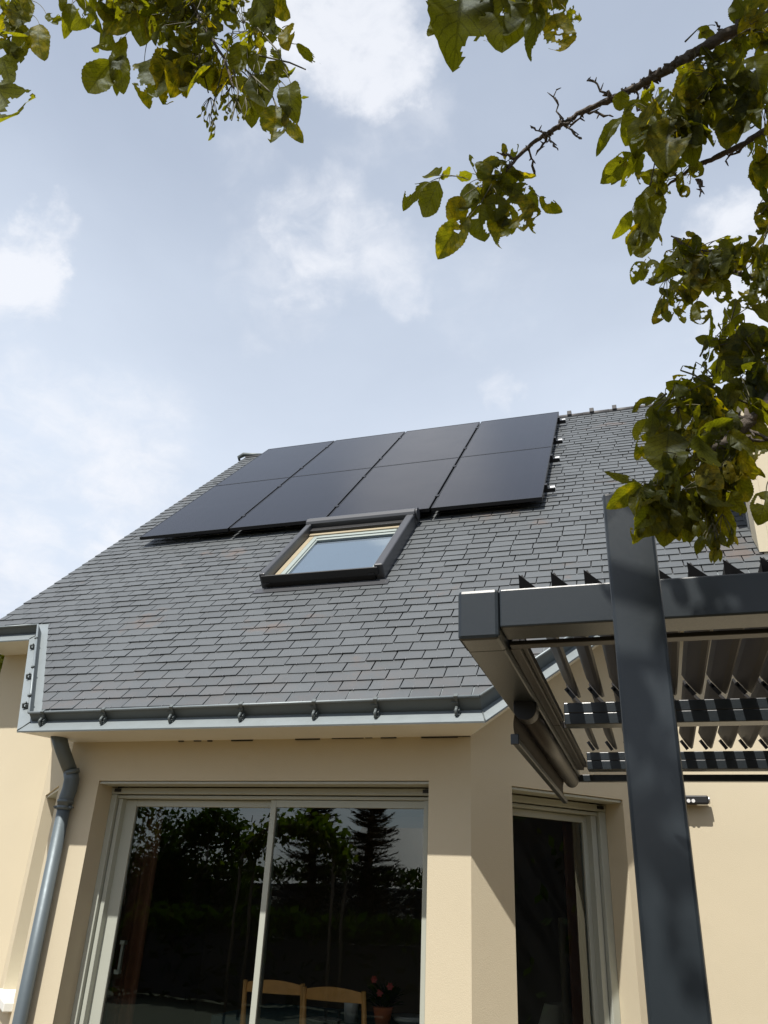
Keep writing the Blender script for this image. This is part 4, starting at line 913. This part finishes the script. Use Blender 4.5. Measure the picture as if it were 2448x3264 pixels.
# upper left
cluster(b5, [
    (242, 130, 190, 212, 1.02, .30, 0, 12, 262, 80), (252, 110, 192, 92, 1.03, .24, 0, 35, 262, 85), (270, 78, 245, 195, 1.02, .13, 0, 30, 285, 40), (262, 120, 260, 196, 1.02, .25, 0, 25, 268, 100), (312, 132, 316, 218, 1.02, .26, 2, 10, 318, 90),
    (345, 120, 340, 216, 1.0, .30, 0, 20, 350, 80), (368, 110, 355, 214, 1.02, .28, 1, -20, 370, 70), (395, 90, 378, 190, 1.0, .24, 1, -10, 400, 50), (395, 110, 432, 210, 1.02, .28, 0, 20, 405, 70), (440, 130, 460, 195, 1.02, .34, 0, 5, 445, 90),
    (595, 228, 584, 306, 1.02, .30, 2, 0, 560, 150), (628, 180, 636, 248, 1.02, .25, 0, 15, 600, 150), (620, 228, 648, 302, 1.02, .17, 0, 25, 600, 170), (540, 175, 575, 268, 1.02, .14, 0, 30, 550, 140), (560, 160, 580, 235, 1.03, .26, 0, 0, 555, 130),
    (605, 130, 590, 190, 1.02, .40, 1, 0, 585, 110), (640, 95, 688, 138, 1.02, .16, 1, 20, 622, 90), (622, 55, 624, 105, 1.02, .25, 0, 30, 610, 60), (552, -10, 602, 62, 1.02, .27, 0, 15, 570, -40), (590, 2, 624, 42, 1.02, .22, 0, 30, 575, -10),
    (575, 60, 600, 120, 1.03, .2, 1, 25, 565, 30), (548, 52, 540, 110, 1.02, .20, 0, -25, 545, 20), (520, 90, 512, 165, 1.03, .35, 0, 10, 515, 60), (560, 95, 556, 160, 1.03, .35, 1, 10, 560, 70), (495, 165, 545, 260, 1.03, .26, 1, -30, 505, 140),
    (255, 20, 285, 62, 1.0, .5, 0, 10, 250, -20), (100, 30, 125, 52, .99, .22, 1, -20, 60, 0), (85, 52, 92, 126, .98, .26, 0, 10, 60, 30), (150, 22, 118, 52, .98, .2, 0, 35, 165, 0), (155, 8, 140, 74, .98, .20, 0, 0, 160, -20), (185, 18, 212, 64, .98, .22, 1, 15, 170, -10),
    (235, -20, 225, 52, .98, .26, 0, -15, 240, -40), (205, -10, 155, 60, .99, .2, 1, -30, 215, -30), (330, 20, 300, 90, 1.0, .3, 0, 20, 330, -20), (470, 150, 490, 205, 1.03, .3, 0, 20, 480, 120), (415, 140, 400, 205, 1.02, .25, 0, 30, 420, 110),
    (628, 200, 668, 215, 1.03, .12, 0, 40, 600, 170), (600, 165, 640, 150, 1.03, .15, 0, 45, 580, 150)],
    [(310, -20, 110, 45, .98, .05, 34, .068), (400, 30, 90, 60, .99, .06, 36, .07), (390, 10, 110, 95, 1.0, .06, 60, .068), (440, 100, 60, 60, 1.02, .04, 22, .055), (540, 60, 60, 70, 1.04, .04, 22, .045), (560, 160, 50, 50, 1.04, .03, 12, .035), (200, -30, 90, 50, .98, .05, 16, .06), (480, -20, 60, 50, 1.02, .05, 14, .06)], seed=13)
# pale seed sprigs hanging below the left spray
rnd = random.Random(21); mb = MB(); st = MB()
for ax_, ay_, n in ((505, 250, 11), (455, 250, 10), (452, 285, 7), (500, 225, 8), (530, 250, 6), (1540, 1170, 12), (1525, 1140, 8), (1560, 1150, 7), (1440, 640, 5), (545, 200, 7), (480, 222, 6)):
    Yq = 1.02 if ax_ < 700 else 1.30
    A = atd(ax_, ay_ - 40, Yq); mb = MB(); st = MB()
    for _ in range(n):
        B = atd(ax_ + rnd.uniform(-22, 22), ay_ + rnd.uniform(-25, 12), Yq + rnd.uniform(-.01, .01)); d = Vector((rnd.uniform(-.7, .7), rnd.uniform(-.4, .4), -1)).normalized(); L = rnd.uniform(.012, .024) * (1 if Yq < 1.1 else 1.5)
        leaf(mb, B, B + d * L, L * rnd.uniform(.18, .28), Matrix.Rotation(rnd.uniform(-1, 1), 3, d) @ CAMV(B), nu=6, nv=4, rr=rnd, serr=0, round_=.5); stalk(st, A, B, .0009, .0006)
    mb.join(st, 1); off(mb, TR).build('young_leaf_sprig', [M['leaf'], M['twig']], b5 if ax_ < 700 else b4)
# far left edge
cluster(b6, [(-8, 185, 62, 275, .96, .26, 2, -10, -30, 150), (-12, 95, 18, 195, .96, .3, 2, 20, -20, 60), (38, 60, 41, 140, .97, .17, 0, 15, 40, 20), (15, 20, 45, 105, .97, .2, 0, -10, 20, -20), (60, -10, 30, 60, .97, .2, 0, 10, 60, -30)],
    [(-5, 60, 40, 90, .97, .04, 20, .06), (10, -30, 80, 50, .97, .05, 14, .06)], seed=14)
# the mass on the right, along the long branch
cluster(b1, [
    (1342, 196, 1340, 240, 1.28, .52, 0, 5, 1345, 190), (1345, 252, 1286, 325, 1.27, .13, 0, 30, 1355, 240), (1385, 215, 1352, 310, 1.28, .34, 1, -10, 1390, 200), (1405, 250, 1375, 330, 1.27, .30, 0, 10, 1405, 230), (1450, 250, 1445, 372, 1.27, .32, 1, 0, 1450, 220),
    (1480, 240, 1490, 352, 1.28, .26, 0, 20, 1480, 220), (1500, 130, 1482, 260, 1.28, .30, 1, -15, 1500, 110), (1560, 185, 1585, 300, 1.28, .30, 0, 5, 1550, 160), (1575, 250, 1570, 322, 1.27, .38, 0, 0, 1570, 235), (1630, 120, 1640, 190, 1.27, .42, 1, 0, 1640, 100),
    (1555, 150, 1480, 250, 1.29, .28, 1, 15, 1560, 140), (1600, 95, 1530, 130, 1.29, .34, 0, 25, 1610, 90), (1365, 330, 1300, 392, 1.30, .26, 3, 0, 1372, 320), (1385, 330, 1350, 400, 1.30, .24, 2, -30, 1390, 320), (1590, -10, 1640, 50, 1.28, .3, 1, 0, 1600, -30), (1530, 55, 1508, 85, 1.29, .42, 0, 10, 1545, 55), (1515, 70, 1550, 90, 1.29, .3, 0, -30, 1520, 70),
    (1640, 20, 1600, 75, 1.27, .3, 0, 10, 1650, 0), (1650, 200, 1600, 290, 1.28, .3, 2, 10, 1650, 180)],
    [(1440, 262, 70, 62, 1.29, .04, 30, .075), (1550, 180, 85, 70, 1.29, .05, 34, .080), (1620, 60, 60, 60, 1.28, .05, 16, .075), (1630, 250, 50, 70, 1.3, .05, 16, .07)], seed=15)
cluster(b2, [
    (1405, 400, 1398, 530, 1.40, .22, 0, 10, 1420, 380), (1365, 455, 1326, 517, 1.40, .22, 0, -15, 1385, 425), (1383, 500, 1388, 562, 1.40, .30, 0, 0, 1385, 480), (1378, 495, 1358, 548, 1.40, .18, 0, 20, 1385, 480), (1440, 395, 1400, 432, 1.40, .32, 0, 20, 1445, 385),
    (1470, 345, 1425, 385, 1.40, .3, 1, 10, 1475, 340), (1345, 340, 1300, 385, 1.41, .25, 4, 0, 1385, 345), (1355, 365, 1320, 400, 1.41, .22, 3, 30, 1385, 355), (1475, 400, 1485, 430, 1.41, .35, 1, 10, 1470, 390), (1490, 350, 1520, 380, 1.41, .3, 1, 15, 1480, 345), (1655, 330, 1620, 385, 1.40, .34, 6, 0, 1655, 310), (1650, 380, 1640, 395, 1.4, .4, 2, 0, None, None)],
    [(1450, 375, 45, 30, 1.41, .03, 12, .05), (1365, 360, 35, 25, 1.41, .02, 7, .045), (1645, 340, 35, 50, 1.41, .03, 12, .06), (1650, 450, 25, 45, 1.4, .03, 8, .055), (1395, 470, 18, 40, 1.41, .02, 5, .05)], seed=16)
cluster(b3, [
    (1392, 565, 1368, 612, 1.36, .4, 4, 0, 1395, 560), (1405, 560, 1418, 620, 1.36, .30, 5, 10, 1400, 555), (1440, 562, 1446, 588, 1.37, .42, 0, 0, 1440, 558), (1432, 570, 1425, 590, 1.37, .4, 0, 15, 1438, 560), (1430, 525, 1422, 500, 1.37, .14, 0, 20, 1430, 530),
    (1465, 530, 1500, 600, 1.36, .40, 1, 5, 1480, 525), (1500, 545, 1490, 650, 1.36, .36, 1, 10, 1505, 530), (1450, 620, 1412, 705, 1.36, .22, 8, 5, 1470, 610), (1475, 625, 1460, 680, 1.36, .34, 4, -10, 1480, 610), (1505, 650, 1520, 705, 1.36, .34, 5, 0, 1510, 640), (1530, 580, 1512, 640, 1.36, .34, 0, 15, 1535, 570),
    (1560, 600, 1558, 655, 1.36, .40, 4, 0, 1560, 590), (1505, 510, 1480, 505, 1.37, .5, 0, 45, 1510, 520), (1545, 520, 1605, 515, 1.37, .20, 2, 40, 1530, 530), (1610, 560, 1570, 545, 1.37, .22, 1, 30, 1620, 560), (1575, 625, 1580, 660, 1.37, .34, 1, 10, 1575, 615), (1625, 625, 1628, 665, 1.37, .3, 0, 5, 1625, 615), (1650, 510, 1612, 585, 1.36, .16, 3, 25, 1655, 500)],
    [(1510, 560, 75, 45, 1.38, .04, 28, .062), (1590, 560, 40, 40, 1.38, .03, 6, .05), (1655, 590, 28, 90, 1.37, .04, 18, .06), (1465, 640, 35, 30, 1.37, .03, 8, .045)], seed=17)
cluster(b4, [
    (1560, 745, 1500, 728, 1.33, .26, 0, 20, 1570, 750), (1570, 735, 1528, 785, 1.33, .17, 0, 0, 1572, 732), (1560, 765, 1610, 790, 1.33, .3, 0, 15, 1555, 760), (1600, 700, 1640, 760, 1.33, .42, 0, 0, 1600, 695), (1590, 720, 1570, 780, 1.33, .3, 0, 10, 1590, 700), (1600, 770, 1585, 740, 1.33, .35, 0, 0, 1610, 770), (1620, 770, 1655, 745, 1.33, .35, 0, 0, 1610, 770),
    (1440, 862, 1410, 905, 1.33, .34, 0, 10, 1450, 850), (1420, 860, 1358, 888, 1.33, .20, 0, 25, 1430, 855), (1400, 905, 1372, 955, 1.32, .34, 0, 0, 1405, 895), (1420, 930, 1370, 990, 1.32, .36, 2, -10, 1425, 920), (1445, 930, 1440, 1030, 1.31, .42, 0, 0, 1450, 910), (1500, 910, 1482, 970, 1.32, .24, 4, 0, 1505, 900), (1455, 860, 1462, 930, 1.33, .5, 2, 0, 1460, 850),
    (1380, 1045, 1308, 1022, 1.31, .16, 1, 30, 1390, 1050), (1385, 1045, 1312, 1100, 1.30, .28, 0, -15, 1395, 1040), (1390, 1050, 1372, 1120, 1.30, .22, 0, 20, 1395, 1040), (1420, 1045, 1430, 1110, 1.30, .2, 0, 25, 1420, 1035), (1430, 1090, 1380, 1160, 1.29, .42, 2, 5, 1440, 1080), (1400, 1110, 1365, 1168, 1.29, .25, 1, 20, 1440, 1085),
    (1460, 1060, 1500, 1152, 1.30, .40, 1, 0, 1460, 1050), (1450, 1095, 1430, 1180, 1.30, .40, 0, 10, 1455, 1085), (1520, 1030, 1510, 1120, 1.31, .24, 2, 10, 1520, 1020), (1560, 1060, 1610, 1110, 1.31, .34, 0, 10, 1555, 1050), (1535, 1080, 1532, 1135, 1.31, .28, 4, -10, 1535, 1065), (1590, 1010, 1615, 1085, 1.31, .38, 0, 0, 1585, 1000), (1630, 900, 1628, 1000, 1.31, .36, 2, 5, 1630, 885),
    (1600, 1010, 1655, 1030, 1.31, .34, 1, 20, 1590, 1000), (1655, 1060, 1640, 1130, 1.31, .36, 1, 0, 1660, 1040), (1600, 820, 1570, 860, 1.33, .45, 1, 10, 1605, 810), (1560, 860, 1545, 835, 1.33, .35, 0, 0, 1565, 870), (1490, 820, 1440, 870, 1.34, .25, 0, -15, 1500, 815), (1540, 830, 1495, 815, 1.34, .3, 0, 15, 1550, 835), (1475, 790, 1510, 800, 1.34, .12, 0, 40, 1470, 800)],
    [(1470, 890, 80, 60, 1.34, .05, 22, .065), (1570, 850, 85, 80, 1.35, .06, 30, .070), (1500, 1000, 100, 80, 1.33, .06, 38, .068), (1570, 950, 45, 70, 1.34, .05, 16, .065), (1450, 1085, 85, 55, 1.31, .04, 20, .062), (1530, 1080, 50, 50, 1.33, .03, 18, .055), (1590, 730, 75, 70, 1.35, .05, 22, .06), (1650, 800, 20, 60, 1.34, .03, 6, .06), (1405, 1065, 30, 25, 1.30, .02, 8, .055)], seed=18)
# thin hanging twigs
rnd = random.Random(4); mb = MB()
for pts, Y in ((((1605, 50), (1550, 110), (1470, 190), (1430, 270), (1405, 400)), 1.32), (((1480, 90), (1510, 60), (1550, 100)), 1.32), (((1405, 395), (1400, 420), (1375, 460)), 1.40), (((1640, 880), (1560, 850), (1500, 810), (1470, 800)), 1.34), (((1530, 735), (1512, 770)), 1.33), (((1660, 640), (1630, 600), (1640, 560)), 1.38), (((1440, 850), (1415, 870)), 1.33),
               (((560, -40), (556, 60), (600, 110), (622, 160)), 1.02), (((530, 150), (585, 200), (600, 235)), 1.02), (((505, 150), (515, 200), (500, 260)), 1.02), (((560, 120), (625, 135), (660, 150)), 1.03), (((500, 80), (470, 190), (455, 250)), 1.03), (((1560, 1000), (1530, 1100), (1540, 1170)), 1.31), (((420, 60), (440, 160), (450, 200)), 1.02), (((1510, 1010), (1440, 1050), (1390, 1045)), 1.31)):
    mb = MB(); mb.tube([atd(x, y, Y) for x, y in pts], [.0022 - .0010 * i / len(pts) for i in range(len(pts))], 6, caps=False); tp(mb, 'hanging_twig', M['twig'])
# unseen crown: dappled shade overhead; leaves added behind the camera to block sky light
rnd = random.Random(31); mb = MB(); n = 0
blobs = [((.05, 1.0, 2.50), .16, 90), ((.25, 1.0, 2.52), .18, 150), ((.50, 1.0, 2.52), .20, 170), ((.78, 1.0, 2.5), .22, 150), ((-1.5, -1.6, 3.6), .9, 260), ((0, -1.8, 4.0), 1.0, 320), ((1.5, -1.5, 3.6), 1.0, 300), ((.4, -.9, 3.2), .7, 160), ((-.25, .35, 2.4), .2, 40), ((-.55, .9, 2.40), .10, 12), ((.05, .55, 2.35), .30, 46), ((-.35, .55, 2.45), .30, 30), ((.45, .45, 2.15), .35, 50), ((.9, .4, 1.9), .4, 60), ((-.8, .6, 2.2), .3, 30), ((.55, .9, 2.45), .28, 36), ((1.2, .5, 1.5), .45, 60), ((.2, .95, 2.30), .18, 20), ((1.1, 1.1, 1.9), .4, 50), ((.9, 1.3, 1.2), .3, 40), ((.2, .1, 2.2), .35, 36)]
for c0, rad, k in blobs:
    for _ in range(k):
        B = Vector(c0) + Vector([rnd.gauss(0, rad * .55) for _ in range(3)])
        d = Vector((rnd.uniform(-.7, .7), rnd.uniform(-.7, .7), -1 + rnd.random())).normalized(); L = rnd.uniform(.05, .09) * (2.2 if B.y < -.4 else 1.3 if B.z > 2.3 else 1)
        if in_frame(B) or in_frame(B + d * L): continue
        leaf(mb, B, B + d * L, L * .3, Vector([rnd.uniform(-1, 1) for _ in range(3)]), nu=7, nv=4, rr=rnd, serr=.03, arch=.1)
for c0, rad, k in blobs:                          # limbs that carry the upper crown
    root_ = Vector((.55, .45, 2.05)) if c0[1] > 0 and c0[2] > 1.95 else Vector((1.25, .52, .85)); c0 = Vector(c0); m_ = (root_ + c0) / 2 + Vector((rnd.uniform(-.08, .08), rnd.uniform(-.08, .04), .10)); tips = [c0 + Vector([rnd.gauss(0, rad * .6) for _ in range(3)]) for _ in range(5)]
    for q_ in [m_, c0] + tips:
        if in_frame(q_): break
    else:
        pts_, rr_ = wander([root_, m_, c0], [.020 if c0.y > 0 else .04, .012, .006], amp=.003); mb.join((lambda t_: (t_.tube(pts_, rr_, 7), [t_.tube([c0, (c0 + q_) / 2 + Vector((0, 0, .02)), q_], [.005, .0035, .0015], 5) for q_ in tips], t_)[-1])(MB()), 1)
tp(mb, 'crown', [M['leaf'], M['bark']])

# ================================================================ GARDEN BEHIND THE CAMERA (seen mirrored in the glass)
def bg_tree(x, y, h, cr, label, seed, n=5200, m=None, size=.105, name='garden_tree', group=None):
    r = random.Random(seed); t = empty(name, label, 'tree', (x, y, GZ), group)
    mb = MB(); top = h * .55; mb.tube([(0, 0, 0), (.05, 0, top * .5), (0, .05, top)], [.14, .10, .06], 8)
    for k in range(7):
        an = k * .9 + r.random(); l = cr * r.uniform(.5, .85); mb.tube([(0, 0, top * .45), (math.cos(an) * l * .5, math.sin(an) * l * .5, top * .9), (math.cos(an) * l, math.sin(an) * l, top + cr * r.uniform(.1, .7))], [.06, .04, .015], 6)
    mb.build('trunk', M['bark'], t)
    mb = MB(); cl = []
    for _ in range(22):
        d = Vector([r.gauss(0, 1) for _ in range(3)]).normalized(); cl.append((Vector((d.x * cr * .72, d.y * cr * .72, h - cr + d.z * cr * .85)), r.uniform(.25, .5) * cr))
    for _ in range(n):
        c0, rr_ = r.choice(cl); d = Vector([r.gauss(0, 1) for _ in range(3)]).normalized(); p = c0 + d * rr_ * r.random() ** .4
        a = Vector([r.uniform(-1, 1) for _ in range(3)]).normalized(); b = a.orthogonal().normalized(); s = size * r.uniform(.5, 1.2); k = len(mb.v)
        mb.v += [tuple(p - a * s), tuple(p + b * s * .45), tuple(p + a * s), tuple(p - b * s * .45)]; mb.face((k, k + 1, k + 2, k + 3))
        for q, uv in zip(range(4), ((0, .5), (.5, 1), (1, .5), (.5, 0))): mb.uv[k + q] = uv
    mb.build('crown', m or M['leaf_far'], t); return t
def conifer(x, y, h, w, label, seed):
    r = random.Random(seed); t = empty('conifer', label, 'tree', (x, y, GZ), 'conifers at the end of the garden')
    mb = MB(); mb.tube([(0, 0, 0), (0, 0, h * .6), (0, 0, h)], [.16, .09, .015], 8); mb.build('trunk', M['bark'], t)
    mb = MB(); z = h * .12
    while z < h:
        f = 1 - z / h; nb = 15
        for k in range(nb):
            an = r.uniform(0, 6.283); l = w * f * r.uniform(.45, 1.35) + .08; zj = r.uniform(-.25, .25) * (.3 + f); up_ = r.uniform(-.05, .40); dr = Vector((math.cos(an), math.sin(an), 0)); side = Vector((-dr.y, dr.x, 0))
            for q in range(22):
                u = (q + 1) / 22; c0 = dr * l * u + Vector((0, 0, z + zj + up_ * l * u * u)); ln = .16 * (1.15 - u) + .07
                for sg in (-1, 1):
                    e = c0 + side * sg * ln * r.uniform(.6, 1.1) + dr * .10 + Vector((0, 0, r.uniform(-.04, .07))); b = len(mb.v)
                    mb.v += [tuple(c0 - dr * .02), tuple(c0 + dr * .035), tuple(e)]; mb.face((b, b + 1, b + 2))
        z += h * .028
    mb.build('foliage', M['conifer'], t); return t
bg_tree(-12.2, -8.5, 3.9, 1.7, 'dark deciduous tree at the left of the garden reflection', 1)
bg_tree(-10.4, -9.0, 3.55, 1.35, 'dark shrubby tree beside the larger garden tree', 2, n=4000)
bg_tree(-15.2, -8.0, 4.3, 1.8, 'tall dark tree behind the left end of the garden', 3)
conifer(-7.75, -9.5, 4.9, 1.3, 'broad dark conifer behind the vine arch', 5)
conifer(-6.35, -9.5, 4.6, 1.2, 'dark conifer nearer the neighbouring roof', 6)
bg_tree(-9.2, 10.5, 5.4, 1.6, 'green tree just showing past the left end of the house', 8, m=M['leaf'])
# vine-covered garden arch
AR = (-5.35, -3.0, GZ); arch = empty('vine_arch', 'garden arch grown over with bright green vine', 'arch', AR)
mb = MB(); q = [( -.78, 0, 0), (-.78, 0, 2.1)] + [(-.78 * math.cos(t), 0, 2.1 + .55 * math.sin(t)) for t in [math.pi * i / 12 for i in range(1, 12)]] + [(.78, 0, 2.1), (.78, 0, 0)]
for dy in (0, .5): mb.tube([(a, dy, c) for a, b, c in q], .025, 8)
for z in (2.0,):
    for sx in (-.78, .78): mb.tube([(sx, 0, z), (sx, .5, z)], .012, 6)
mb.build('arch_frame', M['bark'], arch)
r = random.Random(17); mb = MB()
for _ in range(1500):
    i = r.random(); k = r.randrange(1, len(q) - 2); p = Vector(q[k]).lerp(Vector(q[k + 1]), i) + Vector((r.gauss(0, .10), r.uniform(-.1, .6), r.gauss(0, .10)))
    if k in (1,) and r.random() < .3: continue
    a = Vector([r.uniform(-1, 1) for _ in range(3)]).normalized(); b = a.orthogonal().normalized(); s = r.uniform(.03, .07); k = len(mb.v)
    mb.v += [tuple(p - a * s), tuple(p + b * s * .8), tuple(p + a * s), tuple(p - b * s * .8)]; mb.face((k, k + 1, k + 2, k + 3))
mb.build('vine', M['leaf_vine'], arch)
def hedge(x0, x1, y0, y1, h, label, seed, n):
    r = random.Random(seed); o = empty('hedge', label, 'hedge', ((x0 + x1) / 2, (y0 + y1) / 2, GZ)); cx, cy = (x0 + x1) / 2, (y0 + y1) / 2; mb = MB()
    mb.box((x0 - cx + .25, x1 - cx - .25), (y0 - cy + .25, y1 - cy - .25), (0, h - .25)); mb.build('stems', M['slate_dark'], o); mb = MB()
    for _ in range(n):
        p = [r.uniform(x0, x1) - cx, r.uniform(y0, y1) - cy, r.uniform(0, h)]; k = r.choice((0, 1, 2, 2)); e = (((x0 - cx), (x1 - cx)), ((y0 - cy), (y1 - cy)), (h, h))[k]; p[k] = r.choice(e) + r.gauss(0, .10)
        p = Vector(p); a = Vector([r.uniform(-1, 1) for _ in range(3)]).normalized(); b = a.orthogonal().normalized(); s = r.uniform(.06, .16); k = len(mb.v)
        mb.v += [tuple(p - a * s), tuple(p + b * s * .5), tuple(p + a * s), tuple(p - b * s * .5)]; mb.face((k, k + 1, k + 2, k + 3))
    mb.build('foliage', M['leaf_far'], o); return o
hedge(-20, 3, -12.6, -11.4, 2.3, 'long dark hedge across the end of the garden', 41, 6000)
hedge(-9.5, -2.5, -5.6, -4.9, 1.25, 'low dark hedge added behind the vine arch to hide the lawn from the door glass', 43, 2600)  # added to keep the bright lawn out of the door reflection
hedge(8.0, 9.2, -8, 9, 4.2, 'tall dark hedge added right of the pergola to darken the side window reflection', 42, 5000)  # unseen hedge, added so the angled window mirrors something dark
# neighbouring house beyond the hedge
NH = (-6.0, -19, GZ); nh = empty('neighbour_house', 'low neighbouring house with a dark slate roof beyond the hedge', 'house', NH)
mb = MB(); mb.box((-3.5, 6), (-3, 3), (0, 2.2)); mb.build('wall', M['far_wall'], nh)
mb = MB(); mb.prism([(-3.8, -3.3), (6.3, -3.3), (6.3, 3.3), (-3.8, 3.3)], 2.15, 2.2); b = len(mb.v)
mb.v += [(-3.8, -3.3, 2.2), (6.3, -3.3, 2.2), (6.3, 3.3, 2.2), (-3.8, 3.3, 2.2), (-3.8, 0, 4.1), (6.3, 0, 4.1)]
for f in ((0, 1, 5, 4), (2, 3, 4, 5), (0, 4, 3), (1, 2, 5)): mb.face([b + i for i in f])
mb.build('roof', M['slate'], nh)
mb = MB(); mb.box((.6, 1.3), (-.4, .4), (3.5, 4.7)); mb.build('chimney', M['far_wall'], nh)
